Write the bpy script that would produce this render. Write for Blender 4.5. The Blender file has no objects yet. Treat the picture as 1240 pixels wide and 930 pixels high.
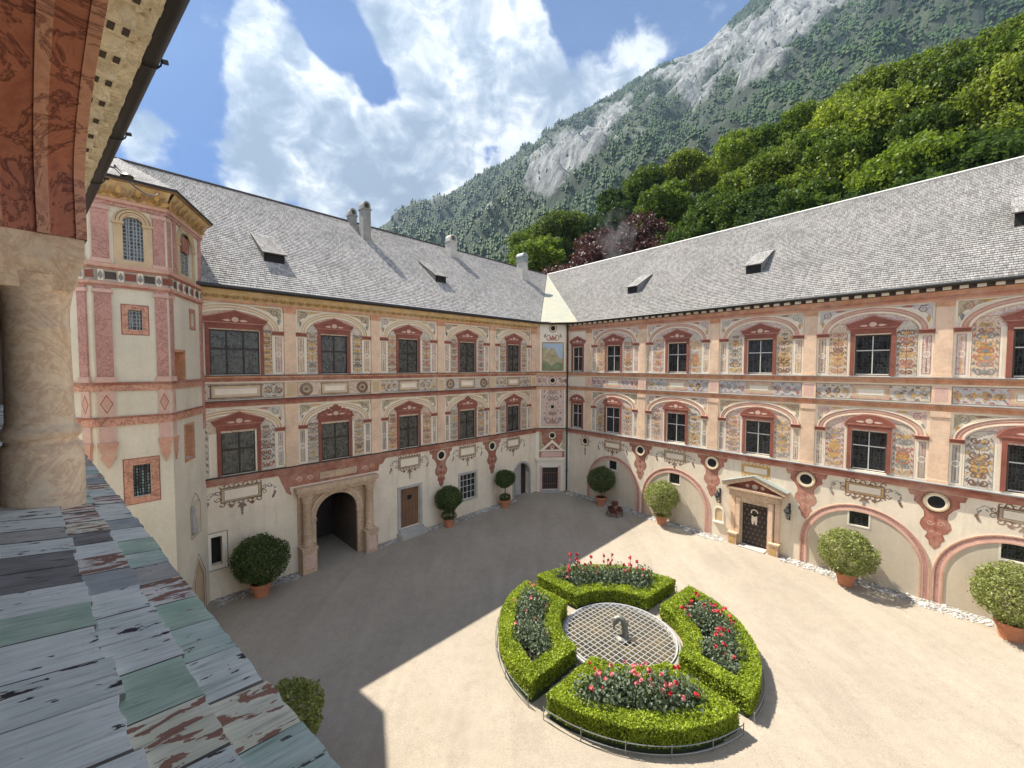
import bpy, bmesh, math, random
import numpy as np
from mathutils import Vector, Matrix, noise as mnoise
R_=math.radians; pi=math.pi
random.seed(7)
col=bpy.context.scene.collection
sc=bpy.context.scene
V=Vector
# ------------------------------------------------------------------ materials
MATS={}
def nt(name):
    m=bpy.data.materials.new(name); m.use_nodes=True; t=m.node_tree
    b=t.nodes['Principled BSDF']; MATS[name]=m
    return m,t,b
def N(t,kind,**k):
    n=t.nodes.new(kind)
    for a,v in k.items():
        if a in n.inputs.keys(): n.inputs[a].default_value=v
        else: setattr(n,a,v)
    return n
def ramp(t,src,stops,interp='LINEAR'):
    r=t.nodes.new('ShaderNodeValToRGB'); r.color_ramp.interpolation=interp
    e=r.color_ramp.elements
    while len(e)<len(stops): e.new(.5)
    for i,(p,c) in enumerate(stops):
        e[i].position=p; e[i].color=(*c,1) if len(c)==3 else c
    t.links.new(src,r.inputs[0]); return r.outputs[0]
def mixc(t,f,a,b,mode='MIX'):
    m=t.nodes.new('ShaderNodeMix'); m.data_type='RGBA'; m.blend_type=mode
    for s,v in ((m.inputs[0],f),(m.inputs[6],a),(m.inputs[7],b)):
        if hasattr(v,'links') or isinstance(v,bpy.types.NodeSocket): t.links.new(v,s)
        elif isinstance(v,(int,float)): s.default_value=v
        else: s.default_value=(*v,1)
    return m.outputs[2]
def coords(t,scale=(1,1,1),kind='Object',rot=(0,0,0)):
    c=N(t,'ShaderNodeTexCoord'); mp=N(t,'ShaderNodeMapping'); mp.inputs['Scale'].default_value=scale; mp.inputs['Rotation'].default_value=rot
    t.links.new(c.outputs[kind],mp.inputs[0]); return mp.outputs[0]
def noise(t,vec,scale,detail=4,rough=.6,dist=0):
    n=N(t,'ShaderNodeTexNoise'); n.inputs['Scale'].default_value=scale; n.inputs['Detail'].default_value=detail
    n.inputs['Roughness'].default_value=rough; n.inputs['Distortion'].default_value=dist
    t.links.new(vec,n.inputs['Vector']); return n.outputs['Fac']
def bump(t,b,h,strength=.3,dist=.02):
    n=N(t,'ShaderNodeBump'); n.inputs['Strength'].default_value=strength; n.inputs['Distance'].default_value=dist
    t.links.new(h,n.inputs['Height']); t.links.new(n.outputs[0],b.inputs['Normal'])
def sc3(c,k): return tuple(min(1,x*k) for x in c)
FADE={'red_paint','red_orn','pink_paint','pink_light','orange_band','gold_band','peach_stone','arch_tan','arch_rose','brown_orn','grey_orn','ochre_orn','blue_orn','olive_panel','grey_panel','green_panel','rose_panel','gold_dark','dark_line_x'}
def simple(name,c,rough=.8,var=.25,s1=1.2,s2=14,bmp=.15,metal=0,bd=.01,c2=None):
    m,t,b=nt(name); v=coords(t)
    n1=noise(t,v,s1,6,.65); n2=noise(t,v,s2,5,.7)
    a=ramp(t,n1,[(.3,sc3(c,1-var)),(.7,sc3(c,1+var*.6))] if c2 is None else [(.35,c2),(.65,c)])
    cc=mixc(t,.55,a,ramp(t,n2,[(.3,(1-var*.9,)*3),(.7,(1+var*.5,)*3)]),'MULTIPLY')
    if name in FADE:
        n5=noise(t,v,.8,7,.7,.5); n6=noise(t,v,4.5,5,.75)
        mx_=N(t,'ShaderNodeMath'); mx_.operation='MULTIPLY_ADD'; t.links.new(n6,mx_.inputs[0]); mx_.inputs[1].default_value=.45; t.links.new(n5,mx_.inputs[2])
        cc=mixc(t,ramp(t,mx_.outputs[0],[(.66,(0,)*3),(.92,(.34,)*3)]),cc,(.72,.58,.43))
    t.links.new(cc,b.inputs['Base Color']); b.inputs['Roughness'].default_value=rough; b.inputs['Metallic'].default_value=metal
    if bmp: bump(t,b,n2,bmp,bd)
    return m
simple('cream_plaster',(.74,.64,.49),.9,.13,.35,9,.12)
simple('white_plaster',(.80,.72,.58),.9,.10,.5,10,.1)
simple('beige_plaster',(.60,.50,.36),.9,.12,.5,8,.1)
simple('tower_plaster',(.74,.65,.49),.9,.12,.3,8,.12)
simple('peach_stone',(.76,.53,.36),.85,.26,1.1,9)
simple('pink_paint',(.62,.34,.24),.85,.2,1.5,12)
simple('pink_light',(.66,.42,.34),.85,.15,1.5,12)
simple('red_paint',(.35,.12,.075),.85,.3,2,14)
simple('maroon',(.27,.088,.057),.85,.3,2,14)
simple('orange_band',(.58,.27,.14),.85,.35,3,18)
simple('gold_band',(.64,.44,.19),.85,.3,2,16)
simple('gold_dark',(.33,.19,.07),.85,.3,2,16)
simple('arch_tan',(.58,.42,.24),.85,.2,1.5,14)
simple('arch_rose',(.54,.30,.21),.85,.2,1.5,14)
simple('ivory',(.82,.71,.55),.85,.08,2,14)
simple('olive_panel',(.46,.38,.23),.9,.25,2,14)
simple('grey_panel',(.44,.40,.34),.9,.25,2,14)
simple('green_panel',(.54,.49,.35),.9,.2,2,14)
simple('rose_panel',(.62,.44,.33),.9,.2,2,14)
simple('dark_line',(.08,.06,.05),.85,.2,2,14)
simple('brown_orn',(.20,.11,.07),.85,.3,3,14)
simple('grey_orn',(.24,.24,.22),.85,.3,3,14)
simple('red_orn',(.44,.17,.115),.85,.3,3,14)
simple('ochre_orn',(.58,.34,.10),.85,.3,3,14)
simple('blue_orn',(.32,.34,.36),.85,.3,3,14)
simple('slate_ledge',(.30,.31,.31),.5,.2,2,14,.1)
simple('dark_metal',(.035,.033,.032),.45,.2,2,20,.1,.3)
simple('zinc',(.28,.29,.29),.45,.2,2,20,.1,.5)
simple('dark_wood',(.035,.02,.015),.6,.3,2,20)
simple('door_wood',(.20,.10,.05),.6,.3,2,20)
simple('pale_frame',(.62,.60,.55),.6,.1,2,20)
simple('grey_stone',(.44,.42,.38),.85,.2,2,20,.2)
simple('dark_void',(.012,.011,.010),.9,.1)  # flat black sheets that paint the unlit depth of openings
simple('terracotta',(.50,.20,.10),.8,.2,5,30,.1)
simple('soil',(.05,.035,.025),.95,.3,5,30,.5)
simple('bark_passage_shade',(.11,.08,.055),.95,.3,3,20,.6)
simple('chimney_render',(.27,.26,.24),.9,.25,1.5,10,.3)
simple('copper_green',(.24,.27,.25),.6,.15,2,10,.1)
simple('white_steel',(.50,.50,.50),.4,.1,5,30,0,.2)
simple('bronze',(.20,.20,.17),.45,.35,9,30,.3,.3)
simple('basin_moss',(.12,.085,.03),.9,.4,1.2,8,.3,c2=(.02,.022,.014))
simple('petal_red',(.62,.04,.06),.6,.25,9,30,0)
simple('petal_pink',(.72,.20,.22),.6,.2,9,30,0)
simple('fresco_sky',(.42,.50,.58),.9,.15,2,8); simple('fresco_land',(.45,.38,.22),.9,.35,3,12); simple('fresco_green',(.22,.26,.14),.9,.35,3,12)
simple('gallery_shade_plaster',(.13,.105,.08),.9,.15)  # plaster darkened so the colour carries the shade inside the gallery
simple('smooth_ceiling',(.55,.48,.38),.9,.1)
def stained(name,c,dark):
    m,t,b=nt(name); v=coords(t); n1=noise(t,v,.45,6,.65); n2=noise(t,v,9,5,.7); n3=noise(t,coords(t,(1.6,1.6,.22)),1.3,6,.7)
    a=ramp(t,n1,[(.3,sc3(c,.84)),(.7,sc3(c,1.07))]); a=mixc(t,ramp(t,n3,[(.50,(0,)*3),(.72,(.55,)*3)]),a,dark)
    a=mixc(t,.5,a,ramp(t,n2,[(.3,(.86,)*3),(.7,(1.06,)*3)]),'MULTIPLY'); t.links.new(a,b.inputs['Base Color']); b.inputs['Roughness'].default_value=.92; b.inputs['Specular IOR Level'].default_value=.2; bump(t,b,n2,.15,.01)
stained('cream_plaster',(.82,.71,.55),(.56,.45,.33)); stained('tower_plaster',(.76,.69,.54),(.58,.49,.35)); stained('beige_plaster',(.62,.53,.40),(.46,.38,.27))
def figured(name,base,c1,c2,sc=9.):
    m,t,b=nt(name); v=coords(t)
    w=noise(t,v,sc,3,.55,1.6); w2=noise(t,v,sc*.62,3,.5,2.2); n2=noise(t,v,3,3,.5)
    a=ramp(t,w,[(.40,base),(.44,c1),(.47,base),(.53,base),(.56,c2),(.61,base)]); 
    a=mixc(t,ramp(t,w2,[(.47,(0,)*3),(.49,(.8,)*3),(.52,(.8,)*3),(.54,(0,)*3)]),a,c1)
    a=mixc(t,.6,a,ramp(t,n2,[(.3,(.82,)*3),(.7,(1.08,)*3)]),'MULTIPLY')
    t.links.new(a,b.inputs['Base Color']); b.inputs['Roughness'].default_value=.9; b.inputs['Specular IOR Level'].default_value=.2
figured('fig_warm',(.74,.63,.48),(.40,.20,.14),(.56,.40,.22)); figured('fig_grey',(.70,.62,.50),(.30,.27,.24),(.50,.36,.28)); figured('fig_rose',(.74,.62,.52),(.46,.20,.16),(.42,.40,.38)); figured('fig_olive',(.50,.42,.28),(.26,.20,.12),(.66,.56,.38),7); figured('fig_blue',(.62,.58,.52),(.30,.32,.36),(.52,.30,.22),7)
def marble(name,c1,c2,c3,scale=3.,strength=.15):
    m,t,b=nt(name); v=coords(t)
    w=noise(t,v,scale,8,.7,2.2); n1=noise(t,v,scale*.4,5,.6,.8); n2=noise(t,v,scale*8,4,.6)
    a=ramp(t,w,[(.30,c2),(.46,c1),(.5,c3),(.54,c1),(.75,c2)])
    a=mixc(t,.5,a,ramp(t,n1,[(.3,(.62,)*3),(.7,(1.2,)*3)]),'MULTIPLY')
    a=mixc(t,.5,a,ramp(t,n2,[(.3,(.75,)*3),(.7,(1.15,)*3)]),'MULTIPLY')
    t.links.new(a,b.inputs['Base Color']); b.inputs['Roughness'].default_value=.7; bump(t,b,n2,strength,.01)
marble('red_marble',(.50,.19,.11),(.36,.11,.065),(.15,.04,.03),2.2)
marble('red_marble_light',(.68,.36,.24),(.52,.24,.15),(.26,.10,.07),2.2)
marble('rose_marble',(.56,.31,.25),(.48,.24,.19),(.34,.14,.11),2.2)
marble('col_marble',(.80,.62,.43),(.85,.71,.53),(.66,.46,.31),3.6,.15)
marble('portal_stone',(.58,.42,.27),(.66,.52,.38),(.44,.28,.18),2.5,.2)
marble('cream_carved',(.78,.69,.50),(.82,.74,.57),(.60,.50,.34),4)
def shingles(name,cA,cB,cC,w=.14,uv=True):
    m,t,b=nt(name); c=N(t,'ShaderNodeTexCoord'); vec=c.outputs['UV']
    br=N(t,'ShaderNodeTexBrick'); t.links.new(vec,br.inputs['Vector'])
    br.inputs['Scale'].default_value=1; br.inputs['Brick Width'].default_value=w; br.inputs['Row Height'].default_value=.17
    br.inputs['Mortar Size'].default_value=.008; br.inputs['Mortar Smooth'].default_value=.3; br.inputs['Bias'].default_value=0
    br.offset=.37; br.squash=.8; br.squash_frequency=3
    br.inputs['Color1'].default_value=(.12,)*3+(1,); br.inputs['Color2'].default_value=(.9,)*3+(1,); br.inputs['Mortar'].default_value=(0,0,0,1)
    # per shingle random from cell noise
    v2=N(t,'ShaderNodeMapping'); t.links.new(vec,v2.inputs[0]); v2.inputs['Scale'].default_value=(1/w,5,1)
    wn=N(t,'ShaderNodeTexWhiteNoise'); wn.noise_dimensions='2D'
    fl=N(t,'ShaderNodeVectorMath'); fl.operation='FLOOR'; t.links.new(v2.outputs[0],fl.inputs[0]); t.links.new(fl.outputs[0],wn.inputs['Vector'])
    a=ramp(t,wn.outputs['Value'],[(0,cA),(.45,cB),(1,cC)])
    n1=noise(t,vec,.35,5,.6); n2=noise(t,vec,18,4,.7)
    a=mixc(t,.6,a,ramp(t,n1,[(.3,(.72,.74,.72)),(.7,(1.15,1.12,1.1))]),'MULTIPLY')
    a=mixc(t,.6,a,ramp(t,n2,[(.3,(.7,)*3),(.7,(1.2,)*3)]),'MULTIPLY')
    a=mixc(t,ramp(t,br.outputs['Fac'],[(0,(0,)*3),(1,(.8,)*3)]),a,(.05,.05,.05))
    t.links.new(a,b.inputs['Base Color']); b.inputs['Roughness'].default_value=.95; b.inputs['Specular IOR Level'].default_value=.1
    bump(t,b,n2,.35,.01)
shingles('roof_shingles',(.20,.19,.18),(.275,.265,.255),(.35,.34,.325),.11)
shingles('roof_shingles_pale',(.29,.275,.26),(.40,.385,.37),(.52,.50,.48),.11)  # paler weathered copy; its colour also makes up for weak sun on that roof
# valley metal
m,t,b=nt('valley_metal'); v=coords(t)
n1=noise(t,v,.5,5,.6); n2=noise(t,coords(t,(1,1,.2)),3,5,.6)
a=ramp(t,n1,[(.3,(.29,.31,.25)),(.55,(.36,.34,.25)),(.7,(.40,.28,.16))])
a=mixc(t,.4,a,ramp(t,n2,[(.3,(.8,)*3),(.7,(1.1,)*3)]),'MULTIPLY'); t.links.new(a,b.inputs['Base Color']); b.inputs['Roughness'].default_value=.5
# leaded glass
def leaded(name,lead,sc,glass=(.03,.034,.036),thr=.08,rough=.12,rnd=.15):
    m,t,b=nt(name); v=coords(t)
    vo=N(t,'ShaderNodeTexVoronoi'); vo.feature='DISTANCE_TO_EDGE'; vo.inputs['Scale'].default_value=sc; vo.inputs['Randomness'].default_value=rnd
    t.links.new(v,vo.inputs['Vector'])
    n1=noise(t,v,5,3,.6)
    a=mixc(t,ramp(t,vo.outputs['Distance'],[(thr*.6,(1,)*3),(thr,(0,)*3)]),ramp(t,n1,[(.38,sc3(glass,.3)),(.62,sc3(glass,3.))]),lead)  # uneven reflections painted into the pane colour by noise
    t.links.new(a,b.inputs['Base Color']); b.inputs['Roughness'].default_value=rough; b.inputs['Specular IOR Level'].default_value=.4
    n3=noise(t,v,sc*.7,3,.6); bump(t,b,n3,.6,.03)
leaded('leaded_glass',(.11,.11,.095),11,(.028,.03,.025),.08,.12,.8)
leaded('leaded_dark',(.06,.06,.06),8,(.010,.011,.012),.05,.12,.3)
leaded('lattice_glass',(.30,.31,.30),9,(.03,.035,.04),.12,.2,.1)
leaded('iron_grille',(.012,.012,.012),11,(.10,.13,.14),.2,.4,.1)
# parapet shingle paints
def board(name,c1,c2,under,thr,grain=(.9,.9,.9)):
    m,t,b=nt(name)
    v=coords(t,(1,1,1),'UV')
    mp=N(t,'ShaderNodeMapping'); t.links.new(v,mp.inputs[0]); mp.inputs['Scale'].default_value=(7,70,1)
    g=noise(t,mp.outputs[0],1.,6,.65,.6)
    mp2=N(t,'ShaderNodeMapping'); t.links.new(v,mp2.inputs[0]); mp2.inputs['Scale'].default_value=(10,24,1)
    p=noise(t,mp2.outputs[0],1,5,.6,.4)
    mp3=N(t,'ShaderNodeMapping'); t.links.new(v,mp3.inputs[0]); mp3.inputs['Scale'].default_value=(9,9,1)
    q=noise(t,mp3.outputs[0],1,3,.5)
    a=ramp(t,q,[(.35,c1),(.65,c2)])
    a=mixc(t,.8,a,ramp(t,g,[(.32,(.50,.49,.47)),(.42,(.92,.91,.90)),(.6,(1.15,)*3)]),'MULTIPLY')
    peel=ramp(t,p,[(thr,(0,)*3),(thr+.012,(1,)*3)])
    a=mixc(t,peel,a,mixc(t,g,sc3(under,.6),sc3(under,1.4)))
    t.links.new(a,b.inputs['Base Color']); b.inputs['Roughness'].default_value=.75
    h=mixc(t,peel,mixc(t,.5,g,(.6,.6,.6)),(0.1,.1,.1)); bump(t,b,h,.7,.004)
board('board_pale',(.76,.78,.70),(.88,.88,.79),(.05,.035,.03),.63)
board('board_pale_worn',(.68,.71,.64),(.82,.83,.74),(.035,.028,.026),.60)
board('board_grey',(.40,.38,.33),(.56,.52,.45),(.08,.07,.06),.64)
board('board_blue',(.34,.37,.37),(.50,.51,.47),(.08,.07,.06),.66)
board('board_green',(.38,.52,.38),(.54,.66,.50),(.30,.15,.09),.68)
board('board_teal',(.46,.58,.48),(.62,.70,.60),(.09,.08,.07),.64)
board('board_cream',(.78,.74,.54),(.86,.82,.64),(.36,.17,.11),.54)
board('board_peeled',(.74,.71,.62),(.82,.78,.68),(.32,.15,.10),.50)
board('board_dark',(.20,.18,.17),(.30,.28,.26),(.05,.04,.035),.62)
# ground gravel
m,t,b=nt('gravel'); v=coords(t)
n1=noise(t,v,.22,6,.6); n2=noise(t,v,38,3,.8); n3=noise(t,v,3.5,5,.7); 
mp=coords(t,(1,.18,1),'Object',(0,0,.78)); n4=noise(t,mp,.9,5,.65,.8)
a=ramp(t,n1,[(.3,(.305,.262,.205)),(.7,(.365,.318,.252))])
a=mixc(t,.75,a,ramp(t,n2,[(.3,(.62,.60,.58)),(.7,(1.25,1.25,1.25))]),'MULTIPLY')
a=mixc(t,.5,a,ramp(t,n3,[(.3,(.82,)*3),(.7,(1.1,)*3)]),'MULTIPLY')
a=mixc(t,.5,a,ramp(t,n4,[(.35,(.80,)*3),(.5,(1.0,)*3),(.65,(1.1,)*3)]),'MULTIPLY'); n7=noise(t,v,9,2,.5); a=mixc(t,ramp(t,n7,[(.70,(0,)*3),(.74,(.35,)*3)]),a,(.12,.10,.08))
t.links.new(a,b.inputs['Base Color']); b.inputs['Roughness'].default_value=.95; bump(t,b,n2,.5,.02)
# pebbles
m,t,b=nt('pebble'); v=coords(t)
wn=N(t,'ShaderNodeTexVoronoi'); wn.inputs['Scale'].default_value=7; t.links.new(v,wn.inputs['Vector'])
a=ramp(t,wn.outputs['Color'],[(.1,(.20,.20,.20)),(.5,(.38,.37,.35)),(.9,(.62,.60,.56))]); t.links.new(a,b.inputs['Base Color']); b.inputs['Roughness'].default_value=.8
# foliage
def leafmat(name,cols,trans=.35,nscale=.9,spec=.3,objvar=False):
    m,t,b=nt(name); v=coords(t); g=N(t,'ShaderNodeNewGeometry')
    n1=noise(t,v,nscale,3,.6)
    rnd=N(t,'ShaderNodeMath'); rnd.operation='MULTIPLY_ADD'; t.links.new(g.outputs['Random Per Island'],rnd.inputs[0]); rnd.inputs[1].default_value=.55
    mm=N(t,'ShaderNodeMath'); mm.operation='MULTIPLY_ADD'; t.links.new(n1,mm.inputs[0]); mm.inputs[1].default_value=.9; mm.inputs[2].default_value=-.22
    t.links.new(mm.outputs[0],rnd.inputs[2])
    a=ramp(t,rnd.outputs[0],cols)
    if objvar:
        oi=N(t,'ShaderNodeObjectInfo'); a=mixc(t,1.,a,ramp(t,oi.outputs['Random'],[(0,(.55,.62,.75)),(.35,(.85,.9,.8)),(.65,(1.0,1.0,.85)),(1,(1.2,1.2,.95))]),'MULTIPLY')
    t.links.new(a,b.inputs['Base Color']); b.inputs['Roughness'].default_value=.5; b.inputs['Specular IOR Level'].default_value=spec
    tr=N(t,'ShaderNodeBsdfTranslucent'); t.links.new(mixc(t,1,a,(1.5,1.5,.7),'MULTIPLY'),tr.inputs[0])
    mx=N(t,'ShaderNodeMixShader'); mx.inputs[0].default_value=trans
    t.links.new(b.outputs[0],mx.inputs[1]); t.links.new(tr.outputs[0],mx.inputs[2]); t.links.new(mx.outputs[0],t.nodes['Material Output'].inputs[0])
leafmat('leaf_tree',[(.1,(.04,.07,.014)),(.5,(.11,.165,.028)),(.9,(.24,.30,.045))],.35,.22,.12,True)
leafmat('leaf_tree_dark',[(.1,(.02,.042,.014)),(.5,(.05,.09,.024)),(.9,(.11,.16,.04))],.35,.22,.12,True)
leafmat('leaf_tree_light',[(.1,(.04,.065,.014)),(.5,(.12,.165,.03)),(.9,(.30,.35,.07))],.35,.22,.12,True)
leafmat('leaf_purple',[(.1,(.035,.014,.018)),(.5,(.06,.022,.026)),(.9,(.10,.045,.045))],.25,.25)
leafmat('leaf_box',[(.1,(.09,.13,.010)),(.5,(.23,.30,.02)),(.9,(.42,.49,.05))],.3,2)
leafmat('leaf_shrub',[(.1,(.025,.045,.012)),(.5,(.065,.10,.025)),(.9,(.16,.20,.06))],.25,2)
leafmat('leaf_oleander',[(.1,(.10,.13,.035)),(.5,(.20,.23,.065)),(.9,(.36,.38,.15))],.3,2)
leafmat('leaf_rose',[(.1,(.03,.045,.025)),(.5,(.10,.135,.08)),(.9,(.30,.35,.25))],.2,2)
leafmat('leaf_conifer',[(.1,(.018,.038,.018)),(.5,(.032,.06,.026)),(.9,(.065,.10,.035))],.0,.01,.03)
leafmat('leaf_redplant',[(.1,(.10,.02,.02)),(.5,(.20,.04,.03)),(.9,(.08,.10,.04))],.2,2)
simple('hedge_core',(.025,.04,.012),.95,.3,3,20,0)
# ------------------------------------------------------------------ mesh builder
ROOT={}
class MB:
    def __init__(s): s.v=[];s.f=[];s.m=[];s.uv={}
    def face(s,pts,mat,uv=None):
        i=len(s.v); s.v+=[tuple(p) for p in pts]; s.f.append(tuple(range(i,i+len(pts)))); s.m.append(mat)
        if uv: s.uv[len(s.f)-1]=uv
    def hexa(s,p,mat):   # p: 8 pts, bottom 4 then top 4
        for q in((0,3,2,1),(4,5,6,7),(0,1,5,4),(1,2,6,5),(2,3,7,6),(3,0,4,7)): s.face([p[k] for k in q],mat)
    def bx(s,fr,t0,t1,n0,n1,z0,z1,mat):
        P=fr.pt; s.hexa([P(t0,n0,z0),P(t1,n0,z0),P(t1,n1,z0),P(t0,n1,z0),P(t0,n0,z1),P(t1,n0,z1),P(t1,n1,z1),P(t0,n1,z1)],mat)
    def poly(s,fr,pts,n,mat): s.face([fr.pt(a,n,b) for a,b in pts],mat)
    def ext(s,fr,pts,n0,n1,mat,side=None):
        a=[fr.pt(x,n1,z) for x,z in pts]; b=[fr.pt(x,n0,z) for x,z in pts]; s.face(a,mat)
        k=len(pts)
        for i in range(k): j=(i+1)%k; s.face([b[i],b[j],a[j],a[i]],side or mat)
    def rect(s,fr,t0,t1,z0,z1,n,mat): s.poly(fr,[(t0,z0),(t1,z0),(t1,z1),(t0,z1)],n,mat)
    def frame(s,fr,t0,t1,z0,z1,w,n,mat):
        s.rect(fr,t0,t1,z0,z0+w,n,mat);s.rect(fr,t0,t1,z1-w,z1,n,mat);s.rect(fr,t0,t0+w,z0+w,z1-w,n,mat);s.rect(fr,t1-w,t1,z0+w,z1-w,n,mat)
    def ribbon(s,fr,pts,w,n,mat,taper=True):
        L=[];k=len(pts)
        for i,(x,z) in enumerate(pts):
            a=pts[max(0,i-1)];b=pts[min(k-1,i+1)];dx=b[0]-a[0];dz=b[1]-a[1];l=math.hypot(dx,dz) or 1
            ww=w*(1-.6*i/(k-1)) if taper else w
            L.append(((x-dz/l*ww/2,z+dx/l*ww/2),(x+dz/l*ww/2,z-dx/l*ww/2)))
        for a,b in zip(L,L[1:]): s.poly(fr,[a[0],a[1],b[1],b[0]],n,mat)
    def disc(s,fr,cx,cz,r,n,mat,k=14,rz=None): s.poly(fr,[(cx+r*math.cos(2*pi*i/k),cz+(rz or r)*math.sin(2*pi*i/k)) for i in range(k)],n,mat)
    def ring(s,fr,cx,cz,r0,r1,n0,n1,mat,k=20,a0=0,a1=2*pi,rz0=None,rz1=None):
        rz0=rz0 or r0; rz1=rz1 or r1
        for i in range(k):
            A=a0+(a1-a0)*i/k;B=a0+(a1-a0)*(i+1)/k
            ia=(cx+r0*math.cos(A),cz+rz0*math.sin(A));ib=(cx+r0*math.cos(B),cz+rz0*math.sin(B))
            oa=(cx+r1*math.cos(A),cz+rz1*math.sin(A));ob=(cx+r1*math.cos(B),cz+rz1*math.sin(B))
            s.poly(fr,[ia,oa,ob,ib],n1,mat)
            if n1-n0>.004:
                for p,q in((ia,ib),(oa,ob)): s.face([fr.pt(p[0],n0,p[1]),fr.pt(q[0],n0,q[1]),fr.pt(q[0],n1,q[1]),fr.pt(p[0],n1,p[1])],mat)
    def lathe(s,c,prof,mat,k=20,a0=0):
        c=V(c); rings=[[c+V((r*math.cos(2*pi*i/k+a0),r*math.sin(2*pi*i/k+a0),z)) for i in range(k)] for r,z in prof]
        for A,B in zip(rings,rings[1:]):
            for i in range(k): j=(i+1)%k; s.face([A[i],A[j],B[j],B[i]],mat)
        if prof[0][0]>1e-4: s.face(rings[0][::-1],mat)
        if prof[-1][0]>1e-4: s.face(rings[-1],mat)
    def tube(s,pts,rad,mat,k=8):
        pts=[V(p) for p in pts]; rings=[]
        for i,p in enumerate(pts):
            d=(pts[min(i+1,len(pts)-1)]-pts[max(i-1,0)]).normalized()
            u=d.cross(V((0,0,1))); 
            if u.length<.05: u=d.cross(V((1,0,0)))
            u.normalize(); w=d.cross(u); r=rad[i] if isinstance(rad,(list,tuple)) else rad
            rings.append([p+u*r*math.cos(2*pi*j/k)+w*r*math.sin(2*pi*j/k) for j in range(k)])
        for A,B in zip(rings,rings[1:]):
            for i in range(k): j=(i+1)%k; s.face([A[i],A[j],B[j],B[i]],mat)
        s.face(rings[0][::-1],mat); s.face(rings[-1],mat)
    def build(s,name,parent=None,smooth=False,label=None,merge=False):
        me=bpy.data.meshes.new(name); o=V((0,0,0))
        if parent is not None: o=ROOT[parent.name]
        me.from_pydata([(x-o.x,y-o.y,z-o.z) for x,y,z in s.v],[],s.f)
        ms=[]
        for q in s.m:
            if q not in ms: ms.append(q)
        for q in ms: me.materials.append(MATS[q])
        idx={q:i for i,q in enumerate(ms)}
        me.polygons.foreach_set('material_index',[idx[q] for q in s.m])
        if s.uv:
            ul=me.uv_layers.new(name='UVMap')
            for fi,uv in s.uv.items():
                p=me.polygons[fi]
                for k,li in enumerate(p.loop_indices): ul.data[li].uv=uv[k]
        if smooth or merge:
            bm=bmesh.new(); bm.from_mesh(me); bmesh.ops.remove_doubles(bm,verts=bm.verts,dist=1e-4); bmesh.ops.recalc_face_normals(bm,faces=bm.faces); bm.to_mesh(me); bm.free()
        if smooth:
            me.polygons.foreach_set('use_smooth',[True]*len(me.polygons)); 
            try: me.set_sharp_from_angle(angle=R_(40))
            except Exception: pass
        me.update()
        ob=bpy.data.objects.new(name,me); col.objects.link(ob)
        if parent is not None: ob.parent=parent; ROOT[ob.name]=o
        else: ROOT[ob.name]=V((0,0,0))
        if label: ob['label']=label
        return ob
def tag(o,label=None,cat=None,group=None,kind=None):
    if label: o['label']=label
    if cat: o['category']=cat
    if group: o['group']=group
    if kind: o['kind']=kind
    return o
def thing(name,loc,label,cat,group=None):
    o=bpy.data.objects.new(name,None); o.empty_display_size=.2; col.objects.link(o); o.location=loc; ROOT[o.name]=V(loc)
    return tag(o,label,cat,group)
class Fr:
    def __init__(s,P0,d,n): s.P=V(P0);s.d=V(d);s.n=V(n)
    def pt(s,t,n,z): p=s.P+s.d*t+s.n*n; return V((p.x,p.y,p.z+z))
WZ=V((0,0,0))
W=Fr((0,0,0),(1,0,0),(0,1,0))
A_=math.atan2(-.70463,-.70958); B_=math.atan2(-.75638,.65414)
FA=Fr((1.700,29.210,0),(-.70958,-.70463,0),(.70463,-.70958,0))
FB=Fr((4.102,29.372,0),(.65414,-.75638,0),(-.75638,-.65414,0))
_d=(FB.P-FA.P).normalized(); FK=Fr(FA.P,_d,(_d.y,-_d.x,0)); LK=(FB.P-FA.P).length
FC=Fr((0,0,0),(-.77162,.63608,0),(.63608,.77162,0))
def gz(x,y):
    p=(V((x,y,0))-FA.P).dot(FA.d); return -.0135*max(-12,min(30,p))
def gp(fr,t,n): p=fr.pt(t,n,0); return (p.x,p.y,gz(p.x,p.y))
# ------------------------------------------------------------------ fast leaf meshes
def leaf_mesh(name,P,size,mat,rng,nrm=None,aspect=.6,jit=.35,extra=None):
    P=np.asarray(P,float); n=len(P)
    d=rng.normal(size=(n,3)); 
    if nrm is not None: d=d*jit*1.6+nrm
    d/=np.linalg.norm(d,axis=1)[:,None]+1e-9
    u=np.cross(d,rng.normal(size=(n,3))); u/=np.linalg.norm(u,axis=1)[:,None]+1e-9; w=np.cross(d,u)
    s=size*(.6+.8*rng.random(n))[:,None]
    Vv=np.stack([P-u*s*.5,P+w*s*aspect*.5+d*s*.08,P+u*s*.5,P-w*s*aspect*.5+d*s*.08],1).reshape(-1,3)
    me=bpy.data.meshes.new(name); me.vertices.add(4*n); me.vertices.foreach_set('co',Vv.ravel())
    me.loops.add(4*n); me.loops.foreach_set('vertex_index',np.arange(4*n)); me.polygons.add(n)
    me.polygons.foreach_set('loop_start',np.arange(0,4*n,4)); me.polygons.foreach_set('loop_total',np.full(n,4))
    me.materials.append(MATS[mat]); me.update(calc_edges=True); me.validate()
    return me
def link(name,me,parent=None,loc=(0,0,0)):
    o=bpy.data.objects.new(name,me); col.objects.link(o); o.parent=parent; o.location=loc; ROOT[o.name]=ROOT[parent.name] if parent else WZ; return o
def copy_tree(o,parent=None):
    c=o.copy(); col.objects.link(c); c.parent=parent
    for ch in list(o.children): copy_tree(ch,c)
    return c
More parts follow.
